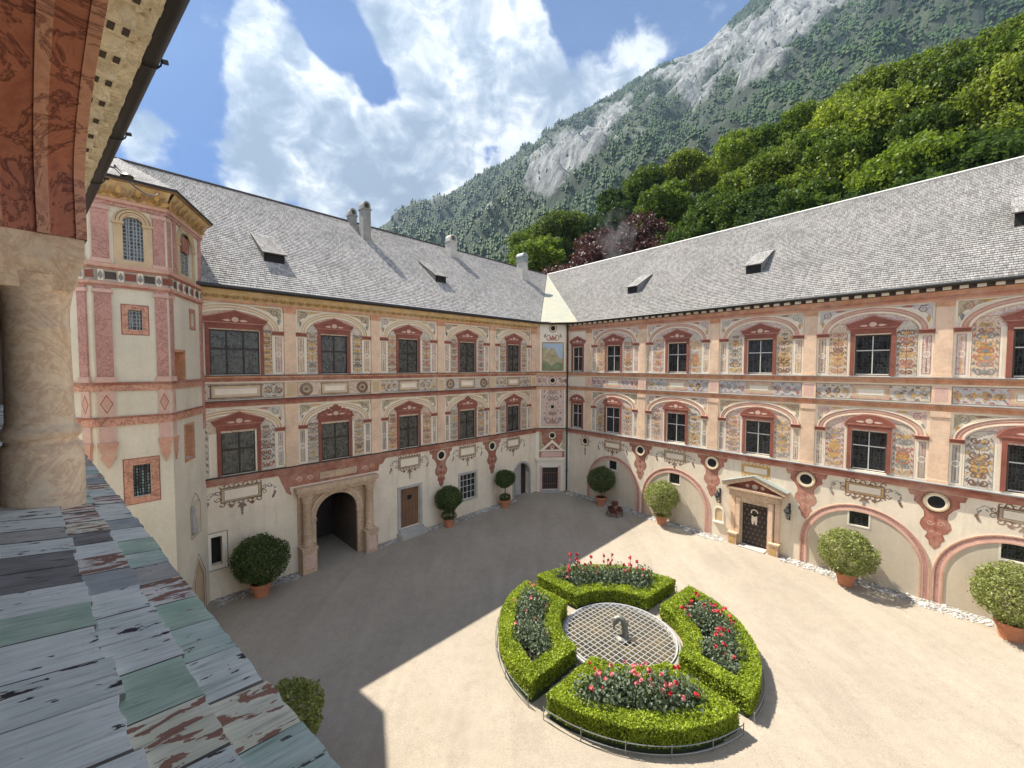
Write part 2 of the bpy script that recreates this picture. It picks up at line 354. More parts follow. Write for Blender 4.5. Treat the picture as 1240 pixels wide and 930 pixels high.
# ------------------------------------------------------------------ ornaments
def spiral(cx,cz,r,dr,turns=1.6,a0=None,k=11):
    a0=pi if a0 is None else a0; out=[]
    for i in range(k):
        f=i/(k-1); a=a0+dr*turns*2*pi*f; rr=r*(1-.8*f); out.append((cx+rr*math.cos(a),cz+rr*math.sin(a)))
    return out
def leafp(x,z,a,l,w):
    c,s=math.cos(a),math.sin(a); P=[(0,0),(.3*l,.5*w),(.65*l,.38*w),(l,0),(.65*l,-.38*w),(.3*l,-.5*w)]
    return [(x+c*u-s*v,z+s*u+c*v) for u,v in P]
def grotesque(mb,fr,t0,t1,z0,z1,n,cols,rng,ftop=0):
    cx=(t0+t1)/2; hw=(t1-t0)/2*.92; z=z0+.06; i=0; dark,mid,acc=cols
    mb.ribbon(fr,[(cx,z0+.04),(cx,z1-.08)],.022,n,dark,False)
    while z<z1-.12:
        h=min(hw*rng.uniform(.6,.95),z1-z); r=min(hw*.42,h*.5); c=rng.choice([dark,mid,acc]); zc=z+h*.5
        for sg in(-1,1):
            mb.ribbon(fr,spiral(cx+sg*(r*1.05),zc,r,-sg*(1 if i%2 else -1),1.35,pi if sg>0 else 0),.045+.06*hw,n+.0012,c)
            mb.poly(fr,leafp(cx+sg*.02,z+.03,pi/2-sg*.7,r*1.5,r*.6),n+.002,rng.choice([mid,acc]))
            mb.poly(fr,leafp(cx+sg*hw*.95,zc-.1*h,pi/2+sg*.3,r*1.3,r*.6),n+.002,rng.choice([dark,mid]))
            mb.disc(fr,cx+sg*hw*.8,z+h*.92,.022,n+.002,acc,6)
        k=rng.choice([0,1,2,3])
        if k==0: mb.poly(fr,[(cx-r*.4,zc),(cx,zc-r*.6),(cx+r*.4,zc),(cx,zc+r*.6)],n+.003,acc)
        elif k==1: mb.disc(fr,cx,zc,r*.4,n+.003,dark,10); mb.disc(fr,cx,zc,r*.25,n+.0042,acc,8)
        elif k==2: mb.poly(fr,[(cx-r*.2,zc-r*.5),(cx+r*.2,zc-r*.5),(cx+r*.45,zc+.1*r),(cx+r*.25,zc+r*.5),(cx-r*.25,zc+r*.5),(cx-r*.45,zc+.1*r)],n+.003,mid)
        else: 
            for a in(.6,1.57,2.54): mb.poly(fr,leafp(cx,zc-.2*r,a,r*.9,r*.4),n+.003,c)
        z+=h; i+=1
def scrolls(mb,fr,t0,t1,z0,z1,n,cols,rng):
    L=t1-t0; hz=(z1-z0)/2; zc=(z0+z1)/2; k=max(1,int(round(L/(hz*1.25)))); w=L/k; dark,mid,acc=cols
    for i in range(k):
        cx=t0+w*(i+.5); c=rng.choice([dark,mid,acc]); sg=1 if i%2 else -1; r=min(w*.42,hz*.8)
        mb.ribbon(fr,spiral(cx,zc,r,sg,1.5,rng.uniform(0,6)),.07,n,c)
        for q in range(6): mb.poly(fr,leafp(cx+rng.uniform(-.1,.1),zc+rng.uniform(-.12,.12),rng.uniform(0,6.3),r*1.2,r*.5),n+.0015+.0003*q,rng.choice([mid,acc,dark]))
        mb.disc(fr,cx,zc,r*.22,n+.003,acc,8)
        for sx in(-1,1):
            for sz in(-1,1): mb.poly(fr,leafp(cx+sx*w*.47,zc+sz*hz*.75,pi/2*sz-sx*.9*sz+(pi if sx>0 else 0)*0,r*.7,r*.4),n+.0012,dark)
def cartouche(mb,fr,cx,zc,w,h,n,rng,frame='brown_orn',tail=True):
    mb.rect(fr,cx-w/2,cx+w/2,zc-h/2,zc+h/2,n,'ochre_orn' if rng.random()<.3 else 'olive_panel'); mb.frame(fr,cx-w/2,cx+w/2,zc-h/2,zc+h/2,.05,n+.0015,frame)
    mb.rect(fr,cx-w/2+.14,cx+w/2-.14,zc-h/2+.11,zc+h/2-.11,n+.0015,'ivory')
    mb.frame(fr,cx-w/2+.12,cx+w/2-.12,zc-h/2+.09,zc+h/2-.09,.02,n+.003,frame)
    k=int(w/.16)
    for i in range(k):
        x=cx-w/2+w*(i+.5)/k
        for sz in(-1,1): mb.ribbon(fr,spiral(x,zc+sz*(h/2+.05),.11,1 if i%2 else -1,.9,0,7),.055,n-.0006,frame)
    if tail:
        for sx in(-1,1):
            mb.ribbon(fr,spiral(cx+sx*(w/2+.08),zc+.1,.12,sx,1.2,0,8),.045,n,frame); mb.ribbon(fr,spiral(cx+sx*(w/2+.08),zc-.12,.12,-sx,1.2,0,8),.045,n,frame)
            mb.ribbon(fr,[(cx+sx*(w/2+.1),zc+.1),(cx+sx*(w/2+.3),zc+.18),(cx+sx*(w/2+.48),zc+.02),(cx+sx*(w/2+.45),zc-.2)],.03,n+.001,'grey_orn')
            for a in range(4): mb.poly(fr,leafp(cx+sx*(w/2+.2+.08*a),zc+.12-.05*a,rng.uniform(0,6),.13,.06),n+.002,'grey_orn')
            for q in range(3): mb.poly(fr,leafp(cx+sx*(w/2+.45),zc-.15-.09*q,-pi/2+(-.5,0,.5)[q],.16,.1),n+.002,rng.choice(['grey_orn','brown_orn']))
            mb.poly(fr,leafp(cx+sx*w*.25,zc-h/2-.08,-pi/2,.16,.2),n+.0025,'brown_orn')
        for q in range(4): mb.poly(fr,leafp(cx,zc-h/2-.05-.13*q,-pi/2,.2,.2-.035*q),n+.002,rng.choice(['grey_orn','brown_orn']))
        for sx in(-1,1): mb.poly(fr,leafp(cx,zc-h/2-.12,-pi/2+sx*.8,.24,.1),n+.0025,'brown_orn')
CON=[(.80,4.23),(.74,4.02),(.60,4.0),(.62,3.78),(.47,3.66),(.33,3.46),(.31,3.25),(.40,3.1),(.43,2.92),(.33,2.74),(.20,2.66),(.27,2.46),(.17,2.36),(.13,2.16),(0,2.02)]
def console(mb,fr,cx,n,mat='red_paint',line='maroon',s=1.):
    pts=[(cx+x*s,z) for x,z in CON]+[(cx-x*s,z) for x,z in CON[::-1][1:]]
    mb.poly(fr,pts,n,mat)
    for sg in(-1,1):
        mb.ribbon(fr,[(cx+sg*(x*s*.93),z+.0) for x,z in CON[:-1]],.035,n+.0015,line,False)
        mb.ribbon(fr,spiral(cx+sg*.14,3.05,.11,sg,1.3,0,9),.03,n+.0015,'pink_light'); mb.ribbon(fr,spiral(cx+sg*.55,4.08,.09,sg,1.2,0,8),.03,n+.0015,line)
        mb.ribbon(fr,spiral(cx+sg*.1,2.7,.07,-sg,1.2,0,8),.025,n+.0015,'pink_light')
    for z in(3.3,2.95,2.55): mb.poly(fr,leafp(cx,z,-pi/2,.22,.14),n+.002,line)
def oculus(mb,fr,cx,cz,r,n):
    mb.ring(fr,cx,cz,r*.98,r*1.12,0,n+.03,'brown_orn',20); mb.ring(fr,cx,cz,r*.86,r,0,n+.05,'arch_tan',20);mb.ring(fr,cx,cz,r*.66,r*.86,0,n+.035,'ivory',20); mb.disc(fr,cx,cz,r*.7,n+.01,'dark_void',16)
# ------------------------------------------------------------------ walls with openings
def wall_holes(mb,fr,t0,t1,z0,z1,holes,mat,depth=.16,reveal=None):
    ts=sorted({t0,t1,*[h[0] for h in holes],*[h[1] for h in holes]}); zs=sorted({z0,z1,*[h[2] for h in holes],*[h[3] for h in holes]})
    ts=[t for t in ts if t0<=t<=t1]; zs=[z for z in zs if z0<=z<=z1]
    for a,b in zip(ts,ts[1:]):
        for c,d in zip(zs,zs[1:]):
            mt,mz=(a+b)/2,(c+d)/2
            if any(h[0]<mt<h[1] and h[2]<mz<h[3] for h in holes): continue
            mb.rect(fr,a,b,c,d,0,mat)
    for h in holes:
        a,b,c,d=h[:4]; dp=h[4] if len(h)>4 else depth; P=fr.pt; r=reveal or mat
        for q in(((a,0,c),(a,-dp,c),(a,-dp,d),(a,0,d)),((b,0,c),(b,-dp,c),(b,-dp,d),(b,0,d)),((a,0,c),(b,0,c),(b,-dp,c),(a,-dp,c)),((a,0,d),(b,0,d),(b,-dp,d),(a,-dp,d))): mb.face([P(*x) for x in q],'bark_passage_shade' if dp>3 else r)  # deep passage sides take the dark bark tone to paint the shade within
        if len(h)>4: mb.rect(fr,a,b,c,d,-dp,'dark_void')
def window(wing,fr,cx,w,z0,z1,style,rng,side,jw=.15,hood='tri',nt_=2):
    """painted surround (mesh of the window) > sash, glass"""
    m=MB(); x0,x1=cx-w/2,cx+w/2; n=.02
    m.bx(fr,x0-jw,x0,.0,n+.02,z0,z1+.05,'maroon'); m.bx(fr,x1,x1+jw,.0,n+.02,z0,z1+.05,'maroon'); m.bx(fr,x0-jw,x1+jw,.0,n+.02,z1+.05,z1+.22,'maroon')
    if style=='lower' and side=='A': pk=.40
    zt=z1+.22
    if hood=='tri':
        m.ext(fr,[(x0-jw-.17,zt+.22),(x0-jw-.02,zt),(x1+jw+.02,zt),(x1+jw+.17,zt+.22),(cx,zt+.56)],.0,n+.035,'maroon')
        m.ribbon(fr,[(x0-jw-.17,zt+.23),(cx,zt+.57),(x1+jw+.17,zt+.23)],.05,n+.0365,'red_orn',False)
        m.ribbon(fr,[(x0-jw-.1,zt+.06),(x1+jw+.1,zt+.06)],.03,n+.0365,'red_orn',False)
    elif hood=='arc':
        R=(x1-x0)/2+jw+.12; pts=[(cx+R*math.cos(a*pi/14),zt-.02+(.5)*math.sin(a*pi/14)) for a in range(15)]
        m.ext(fr,pts,.0,n+.035,'maroon'); m.ribbon(fr,[(p[0],p[1]-.01) for p in pts],.05,n+.0365,'red_orn',False); m.ribbon(fr,[(x0-jw,zt+.04),(x1+jw,zt+.04)],.03,n+.0365,'red_orn',False)
    else:
        H=[(.0,.62),(.1,.6),(.16,.5),(.24,.52),(.3,.42),(.42,.45),(.5,.36),(.62,.36),(.68,.26),(.8,.26),(.84,.12),(.9,0)]
        s=(x1-x0)/2+jw; pts=[(cx+x*s/.8,zt+z) for x,z in H]+[(cx-x*s/.8,zt+z) for x,z in H[::-1][:-1]]
        m.ext(fr,pts,.0,n+.035,'maroon')
        for sg in(-1,1):
            for q in(.25,.55,.8): m.ribbon(fr,spiral(cx+sg*q*s,zt+.42-.35*q,.07,sg,1.1,0,7),.03,n+.0365,'red_orn')
    m.disc(fr,cx,zt+.2,.12,n+.037,'pink_light',12,.1); m.disc(fr,cx,zt+.2,.07,n+.0385,'rose_panel',10)
    for sg in(-1,1): m.poly(fr,leafp(cx+sg*.14,zt+.16,0 if sg>0 else pi,.3,.09),n+.037,'pink_light')
    ob=m.build('window',wing)
    s=MB(); bar='dark_wood' if side=='A' else 'pale_frame'; fb='dark_wood' if side=='A' else 'dark_line'
    nn=-.05 if side=='A' else -.10
    for a,b,c,d in((x0,x0+.055,z0,z1),(x1-.055,x1,z0,z1),(x0,x1,z0,z0+.055),(x0,x1,z1-.055,z1)): s.bx(fr,a+.002,b-.002,nn-.04,nn+.01,c+.002,d-.002,fb)
    zt=z0+(z1-z0)*(.62 if side=='B' else .58); bw=.02 if side=='B' else .034
    s.bx(fr,x0+.05,x1-.05,nn-.03,nn+.016,zt-bw,zt+bw,bar)
    for i in range(1,nt_): x=x0+(x1-x0)*i/nt_; s.bx(fr,x-bw*.8,x+bw*.8,nn-.03,nn+.013,z0+.05,z1-.05,bar if side=='A' or rng.random()<2 else bar)
    if side=='B': s.bx(fr,x0+.05,x1-.05,nn-.03,nn+.013,z0+.04,z0+.075,bar)
    s.build('sash',ob)
    g=MB(); g.rect(fr,x0,x1,z0,z1,nn-.02,'leaded_glass' if side=='A' else 'leaded_dark'); g.build('glass',ob)
    return ob
def storey(wing,fr,side,level,wins,pils,t0,t1,rng):
    """painted arcade of one storey: mural parts + arches + pilasters"""
    up=level==1; zb=8.62 if up else 4.60; zspr=10.40 if up else 6.30; zin=11.20 if up else 7.02; zout=11.47 if up else 7.30; ztop=11.50 if up else 7.34
    archm='arch_tan' if side=='A' else 'arch_rose'
    edges=sorted(pils)
    for cx,w,kind in wins:
        L=max([p for p in pils if p<cx],default=t0-.24); Rr=min([p for p in pils if p>cx],default=t1+.24)
        pw=.24 if up else .27
        a,b=L+pw,Rr-pw; hi=(b-a)/2; c=(a+b)/2
        if b-a<2.2: continue
        m=MB(); impw=.42 if up else .36; ri=hi-impw; n=.004
        # spandrel panel behind arch, outside ellipse
        pan=rng.choice(['fig_olive','fig_olive','fig_grey'] if side=='A' else ['fig_blue','fig_olive','fig_grey','fig_rose'])
        cols={'A':[('brown_orn','red_orn','ochre_orn'),('grey_orn','brown_orn','red_orn'),('brown_orn','grey_orn','ochre_orn')],'B':[('red_orn','grey_orn','ochre_orn'),('grey_orn','ochre_orn','brown_orn'),('blue_orn','ochre_orn','red_orn'),('brown_orn','ochre_orn','red_orn')]}[side]
        K=cols[rng.randrange(len(cols))]
        for sg in(-1,1):
            e=hi-.03; pts=[(c+sg*e,zspr+.15),(c+sg*e,ztop-.03)]
            E=[(c+sg*e*math.cos(q),zspr+.12+(zout-zspr-.12)*math.sin(q)) for q in [x*pi/2/10 for x in range(11)]]
            poly=[(c+sg*e,ztop-.03),(c+sg*.25,ztop-.03)]+[p for p in E[::-1] if abs(p[0]-c)>.25]
            m.poly(fr,poly,n,'ivory')
            k=.86; g=(c+sg*e*.86,ztop-.18); m.poly(fr,[(g[0]+(p[0]-g[0])*.8,g[1]+(p[1]-g[1])*.74) for p in poly],n+.0015,pan)
            m.ribbon(fr,spiral(c+sg*(e-.3),ztop-.27,.17,sg,1.4,1,9),.045,n+.003,K[0]); m.poly(fr,leafp(c+sg*(e-.55),ztop-.12,pi if sg>0 else 0,.42,.1),n+.003,K[2]); m.poly(fr,leafp(c+sg*(e-.16),ztop-.5,-pi/2,.3,.12),n+.003,K[1])
        # tympanum and wall field inside the arch
        def zi(x): return zspr+(zin-zspr)*math.sqrt(max(0,1-((x-c)/ri)**2))
        wt=w/2+.13+.17
        for sg in(-1,1):
            xs_=[c+sg*x for x in np.linspace(.02,ri-.02,9)]
            zt0=zspr-.02+.0
            for xa,xb in zip(xs_,xs_[1:]):
                za,zb_=(zspr+.02,)*2; m.poly(fr,[(xa,za),(xb,zb_),(xb,max(zb_,zi(xb)-.02)),(xa,max(za,zi(xa)-.02))],.0025,'fig_rose' if side=='B' else 'fig_warm')
            m.rect(fr,*sorted((c+sg*(w/2+.13),c+sg*(ri-.0))),zb+.03,zspr+.02,.0025,'ivory')
        # grotesque strips beside window
        gs=w/2+.19; ge=ri+ (0.0)
        zt_=zspr+.35
        for sg in(-1,1):
            x0,x1=sorted((c+sg*gs,c+sg*(ri-.03)))
            if x1-x0>.18:
                bg=rng.choice(['fig_warm','fig_grey'] if side=='A' else ['fig_grey','fig_rose','fig_warm'])
                topz=zspr+(zin-zspr)*math.sqrt(max(0,1-(gs+.12)**2/ri**2)) if ri>gs+.12 else zspr
                pts=[(x0,zb+.03),(x1,zb+.03)]
                arc=[(x,min(zspr+(zin-zspr)*math.sqrt(max(0,1-((x-c)/ri)**2))-.05,zspr+.42)) for x in np.linspace(x1,x0,7)]
                arc=[(x,max(z,zspr-.02)) for x,z in arc]
                m.poly(fr,pts+arc,n,bg); m.ribbon(fr,arc,.02,n+.0015,K[0],False); 
                for q in(x0+.012,x1-.012): m.ribbon(fr,[(q,zb+.05),(q,zspr)],.014,n+.0015,K[0],False)
                grotesque(m,fr,x0,x1,zb+.05,zspr+.18,n+.003,K,rng)
                if side=='B' and rng.random()<.6: m.disc(fr,(x0+x1)/2,zb+.8,(x1-x0)*.3,n+.0016,'ochre_orn',12,.35)
            # pier panels under imposts
            y0,y1=sorted((c+sg*(ri+.03),c+sg*(hi-.02)))
            m.rect(fr,y0,y1,zb+.03,zspr-.1,n,'ivory'); inner=rng.choice(['fig_warm','fig_rose','fig_warm']) if up else rng.choice(['grey_panel','fig_grey','grey_panel'])
            m.rect(fr,y0+.05,y1-.05,zb+.1,zspr-.17,n+.0015,inner); m.frame(fr,y0+.07,y1-.07,zb+.13,zspr-.2,.015,n+.003,K[0]); m.ring(fr,(y0+y1)/2,(zb+zspr)/2-.02,.09,.125,n,n+.003,'ivory',12)
            m.ribbon(fr,[((y0+y1)/2,zb+.2),((y0+y1)/2,(zb+zspr)/2-.16)],.04,n+.0045,rng.choice(K),True); m.ribbon(fr,[((y0+y1)/2,zspr-.26),((y0+y1)/2,(zb+zspr)/2+.12)],.04,n+.0045,rng.choice(K),True)
        m.build('mural',wing)
        am=MB(); ro=ri+.24
        am.ring(fr,c,zspr+.06,ri,ri+.05,0,.045,'ivory',22,0,pi,zin-zspr-.06,zin-zspr)
        am.ring(fr,c,zspr+.06,ri+.05,ri+.13,0,.03,archm,22,0,pi,zin-zspr,zin-zspr+.07)
        am.ring(fr,c,zspr+.06,ri+.13,ri+.16,0,.038,'ivory' if side=='A' else 'pink_light',22,0,pi,zin-zspr+.07,zin-zspr+.10)
        am.ring(fr,c,zspr+.06,ri+.16,ri+.24,0,.03,archm,22,0,pi,zin-zspr+.10,zin-zspr+.17)
        am.ring(fr,c,zspr+.06,ri+.24,ri+.28,0,.05,'ivory',22,0,pi,zin-zspr+.17,zin-zspr+.2)
        am.build('arch_band',wing)
        for sg in(-1,1):
            im=MB()
            y0,y1=sorted((c+sg*(ri-.02),c+sg*hi)); im.bx(fr,y0,y1,0,.07,zspr-.1,zspr+.03,'maroon'); im.bx(fr,y0-.02,y1+.0,0,.09,zspr+.03,zspr+.06,'red_orn'); im.build('impost',wing)
    for p in pils:
        m=MB(); w=.23 if up else .26; 
        m.bx(fr,p-w,p+w,0,.06,zb,ztop-.2,'peach_stone')
        m.bx(fr,p-w-.03,p+w+.03,0,.075,zb,zb+.12,'peach_stone'); m.bx(fr,p-w-.025,p+w+.025,0,.085,ztop-.22,ztop,'orange_band' if up else 'peach_stone')
        m.rect(fr,p-w+.05,p+w-.05,zb+.2,ztop-.32,.0615,'peach_stone')
        m.build('pilaster',wing)
def ledges(wing,fr,side,t0,t1,rng,wins,pils):
    # frieze between storeys and ledges
    m=MB()
    lm='dark_metal' if side=='A' else 'slate_ledge'
    m.bx(fr,t0,t1,0,.13,8.585,8.615,lm); m.build('ledge',wing)
    m=MB(); m.bx(fr,t0,t1,0,.10,8.50,8.585,'orange_band'); m.bx(fr,t0,t1,0,.06,8.36,8.50,'red_paint' if side=='A' else 'orange_band'); m.bx(fr,t0,t1,0,.035,8.31,8.36,'ivory'); m.build('moulding',wing)
    m=MB(); m.bx(fr,t0,t1,0,.11,7.585,7.61,lm); m.build('ledge',wing)
    m=MB(); m.bx(fr,t0,t1,0,.09,7.50,7.585,'orange_band' if side=='B' else 'maroon'); m.bx(fr,t0,t1,0,.05,7.36,7.50,'red_paint' if side=='A' else 'orange_band'); m.build('moulding',wing)
    m=MB(); m.bx(fr,t0,t1,0,.16 if side=='B' else .12,4.56,4.60,'slate_ledge' if side=='B' else 'dark_metal'); m.build('ledge',wing)
    m=MB(); m.bx(fr,t0,t1,0,.08,4.42,4.56,'red_paint'); m.bx(fr,t0,t1,0,.04,4.26,4.42,'red_paint' if side=='A' else 'red_orn'); m.build('moulding',wing)
    m=MB(); zz=0
    # cornice
    if side=='A':
        m.bx(fr,t0,t1,0,.06,11.50,11.60,'orange_band')
        k=int((t1-t0)/.34); prof=[(.06,11.60),(.11,11.72),(.20,11.86),(.24,11.98)]
        for (a,za),(b,zb) in zip(prof,prof[1:]): m.face([fr.pt(t0,a,za),fr.pt(t1,a,za),fr.pt(t1,b,zb),fr.pt(t0,b,zb)],'gold_band')
        for i in range(k):
            x=t0+(t1-t0)*(i+.5)/k
            for q in range(5):
                a=pi/2+(q-2)*.55; P=leafp(x,11.63,a,.30 if q%2==0 else .24,.09)
                m.face([fr.pt(u,.075+max(0,(z-11.62))*.46,z) for u,z in P],'gold_dark' if q%2 else 'ochre_orn')
            m.disc(fr,x+.17,11.66,.035,.095,'olive_panel',7)
    else:
        m.bx(fr,t0,t1,0,.05,11.48,11.56,'pink_paint'); m.bx(fr,t0,t1,0,.09,11.56,11.84,'orange_band'); m.bx(fr,t0,t1,0,.11,11.60,11.65,'red_orn')
        m.bx(fr,t0,t1,0,.10,11.84,12.0,'dark_line')
        k=int((t1-t0)/.42)
        for i in range(k): x=t0+(t1-t0)*(i+.5)/k; m.bx(fr,x-.11,x+.11,.1,.19,11.86,11.97,'cream_plaster')
    m.build('cornice',wing)
    # frieze panels
    m=MB(); zlo,zhi=7.63,8.30
    K=[('brown_orn','grey_orn','ochre_orn'),('grey_orn','brown_orn','red_orn')] if side=='A' else [('grey_orn','red_orn','blue_orn'),('brown_orn','blue_orn','ochre_orn'),('red_orn','grey_orn','ochre_orn')]
    for i,(cx,w,kd) in enumerate(wins):
        L=max([p for p in pils if p<cx],default=t0-.27)+.27; Rr=min([p for p in pils if p>cx],default=t1+.27)-.27
        bg=rng.choice(['fig_warm','fig_grey']) if side=='A' else rng.choice(['fig_grey','fig_blue','fig_rose','fig_blue'])
        m.rect(fr,L,Rr,zlo+.02,zhi-.02,.006,bg); m.frame(fr,L,Rr,zlo+.02,zhi-.02,.02,.0075,'brown_orn')
        c=cx; hw=w*.52; kk=K[rng.randrange(len(K))]
        fm='brown_orn' if i%2 else 'ochre_orn'
        m.rect(fr,c-hw,c+hw,zlo+.06,zhi-.06,.009,'brown_orn' if side=='A' else 'pink_paint'); m.rect(fr,c-hw+.06,c+hw-.06,zlo+.11,zhi-.11,.0105,'arch_tan'); m.rect(fr,c-hw+.14,c+hw-.14,zlo+.18,zhi-.18,.012,'ivory' if side=='A' else 'white_plaster'); m.frame(fr,c-hw+.16,c+hw-.16,zlo+.2,zhi-.2,.015,.0135,'brown_orn')
        for sg in(-1,1):
            x0,x1=sorted((c+sg*(hw+.05),L if sg<0 else Rr))
            if x1-x0<.35: continue
            if side=='A' and i%2==1 and x1-x0>.8:
                xm=(x0+x1)/2; m.ring(fr,xm+sg*.1,(zlo+zhi)/2,.16,.29,.006,.02,'brown_orn',14); m.disc(fr,xm+sg*.1,(zlo+zhi)/2,.17,.012,'olive_panel'); m.disc(fr,xm+sg*.1,(zlo+zhi)/2,.09,.0135,'brown_orn')
                scrolls(m,fr,x0,xm-.25,zlo+.06,zhi-.06,.009,kk,rng) if xm-.25-x0>.3 else None
            else: scrolls(m,fr,x0,x1,zlo+.06,zhi-.06,.009,kk,rng)
    m.build('mural',wing)
    for p in pils:
        m=MB(); m.bx(fr,p-.26,p+.26,0,.055,7.61,8.31,'peach_stone'); m.rect(fr,p-.18,p+.18,7.7,8.22,.0565,'arch_tan' if side=='A' else 'pink_light'); m.build('pedestal',wing)
def gutter(wing,pts,r=.08,mat='dark_metal'):
    m=MB(); m.tube(pts,r,mat,10); return m.build('gutter',wing,smooth=True)
# ------------------------------------------------------------------ roofs
RW=7.5; EV=12.04
def roof_surface(fr,ta,tb,za,zb,o=.30,tcutL=None,name='roof',wing=None,cut0=None):
    """stepped shingle courses from the eave (n=o) to the ridge (n=-RW). cut0(z frac)->start t"""
    m=MB(); NC=60
    for i in range(NC):
        f0=i/NC; f1=(i+1)/NC
        n0=o-(RW+o)*f0; n1=o-(RW+o)*f1
        L0=cut0(f0) if cut0 else ta; L1=cut0(f1) if cut0 else ta
        seg=6; sl=(RW+o)*1.31
        for k in range(seg):
            a0=L0+(tb-L0)*k/seg; a1=L0+(tb-L0)*(k+1)/seg; b0=L1+(tb-L1)*k/seg; b1=L1+(tb-L1)*(k+1)/seg
            def zz(t,f,l): zr=za+(zb-za)*(t-ta)/(tb-ta); return EV+(zr-EV)*f+l
            up=.035; 
            m.face([fr.pt(a0,n0,zz(a0,f0,up)),fr.pt(a1,n0,zz(a1,f0,up)),fr.pt(b1,n1,zz(b1,f1,.004)),fr.pt(b0,n1,zz(b0,f1,.004))],'roof_shingles',[(a0,f0*sl),(a1,f0*sl),(b1,f1*sl),(b0,f1*sl)])
            m.face([fr.pt(a0,n0,zz(a0,f0,0)),fr.pt(a1,n0,zz(a1,f0,0)),fr.pt(a1,n0,zz(a1,f0,up)),fr.pt(a0,n0,zz(a0,f0,up))],'roof_shingles',[(a0,f0*sl),(a1,f0*sl),(a1,f0*sl+.03),(a0,f0*sl+.03)])
    # back slope, fascia
    P=fr.pt; t00=cut0(1.) if cut0 else ta
    m.face([P(t00,-RW,za),P(tb,-RW,zb),P(tb,-2*RW,EV),P(t00,-2*RW,EV)],'roof_shingles',[(0,0),(tb,0),(tb,9),(0,9)])
    m.face([P(ta,o,EV-.002),P(tb,o,EV-.002),P(tb,0,EV-.06),P(ta,0,EV-.06)],'dark_line')
    return m
def lin(a,b,f): return a+(b-a)*f
def isect(fr1,n1,fr2,n2):
    p=fr1.pt(0,n1,0);q=fr2.pt(0,n2,0);d,e=fr1.d,fr2.d
    k=d.x*e.y-d.y*e.x; r=q-p; t=(r.x*e.y-r.y*e.x)/k; u=(r.x*d.y-r.y*d.x)/k
    return t,u
JA,JB=isect(FA,-RW,FB,-RW)
ZJ=18.15
TA=24.; TB=31.
ZA1=18.70; ZB1=18.55
OE=.28
# ================================================================== WING A
rng=random.Random(3)
wA=thing('palace_wing',tuple(FA.pt(10,-RW,-.2)),'long shaded frescoed palace wing on the left with round-arched stone portal','building')
winsA=[(18.03,1.72,3),(14.12,1.24,2),(10.22,1.17,2),(6.22,1.15,2),(2.27,1.1,2)]
winsAl=[(17.98,1.25,2),(14.12,1.3,2),(10.22,1.17,2),(6.22,1.17,2),(2.27,1.1,2)]
pilsA=[16.03,12.1,8.15,4.2,.28]
holes=[(c-w/2,c+w/2,8.64,10.42) for c,w,_ in winsA]+[(c-w/2,c+w/2,4.62,6.36) for c,w,_ in winsAl]
holes+=[(13.18,15.12,-.4,3.04,5.),(9.62,10.78,.28,2.42,.25),(5.58,6.78,.9,2.42),(.66,2.2,-.2,2.3,.5),(18.66,19.02,1.1,2.25,.3)]
m=MB(); wall_holes(m,FA,0,TA,-.6,12.05,holes,'cream_plaster')
P=FA.pt
m.face([P(0,-.3,-.6),P(0,-2*RW,-.6),P(0,-2*RW,12),P(0,-.3,12)],'cream_plaster'); m.face([P(TA,0,-.6),P(TA,-2*RW,-.6),P(TA,-2*RW,12),P(TA,0,12)],'cream_plaster')
m.face([P(0,-2*RW,-.6),P(TA,-2*RW,-.6),P(TA,-2*RW,12),P(0,-2*RW,12)],'cream_plaster'); m.face([P(TA,0,12),P(TA,-2*RW,12),P(TA,-RW,ZA1-.02)],'cream_plaster')
m.build('wall',wA)
for i,(c,w,k) in enumerate(winsA): window(wA,FA,c,w,8.64,10.42,'upper',rng,'A',.13,'tri',k)
for i,(c,w,k) in enumerate(winsAl): window(wA,FA,c,w,4.62,6.36,'lower',rng,'A',.13,'crest' if i in(1,3) else 'tri',k)
storey(wA,FA,'A',1,winsA,pilsA,0,20.1,rng); storey(wA,FA,'A',0,winsAl,pilsA,0,20.1,rng)
ledges(wA,FA,'A',0,TA,rng,winsA,pilsA)
# ground storey paint on A
for cx in(8.15,4.2): 
    m=MB(); console(m,FA,cx,.004); m.build('console_painting',wA)
    m=MB(); oculus(m,FA,cx,3.87,.33,.004); m.build('oculus',wA)
for cx,w in((17.95,1.45),(10.2,1.35),(6.2,1.3),(2.27,1.25)):
    m=MB(); cartouche(m,FA,cx,3.82,w,.62,.004,rng); m.build('cartouche',wA)
m=MB()   # painted lintel zone over the portal
pts=[(16.6,4.25),(11.6,4.25),(11.75,4.0),(11.95,3.95),(12.0,3.66),(16.15,3.66),(16.1,3.3),(16.3,3.45),(16.45,3.85)]
m.poly(FA,pts,.004,'red_paint'); m.rect(FA,13.1,14.9,3.75,4.12,.0055,'portal_stone'); m.frame(FA,13.1,14.9,3.75,4.12,.03,.007,'brown_orn')
for x in(12.3,12.7,15.3,15.75): m.ribbon(FA,spiral(x,3.93,.14,1,1.5,0,9),.05,.0055,rng.choice(['ochre_orn','pink_light','pink_light']))
m.build('console_painting',wA)
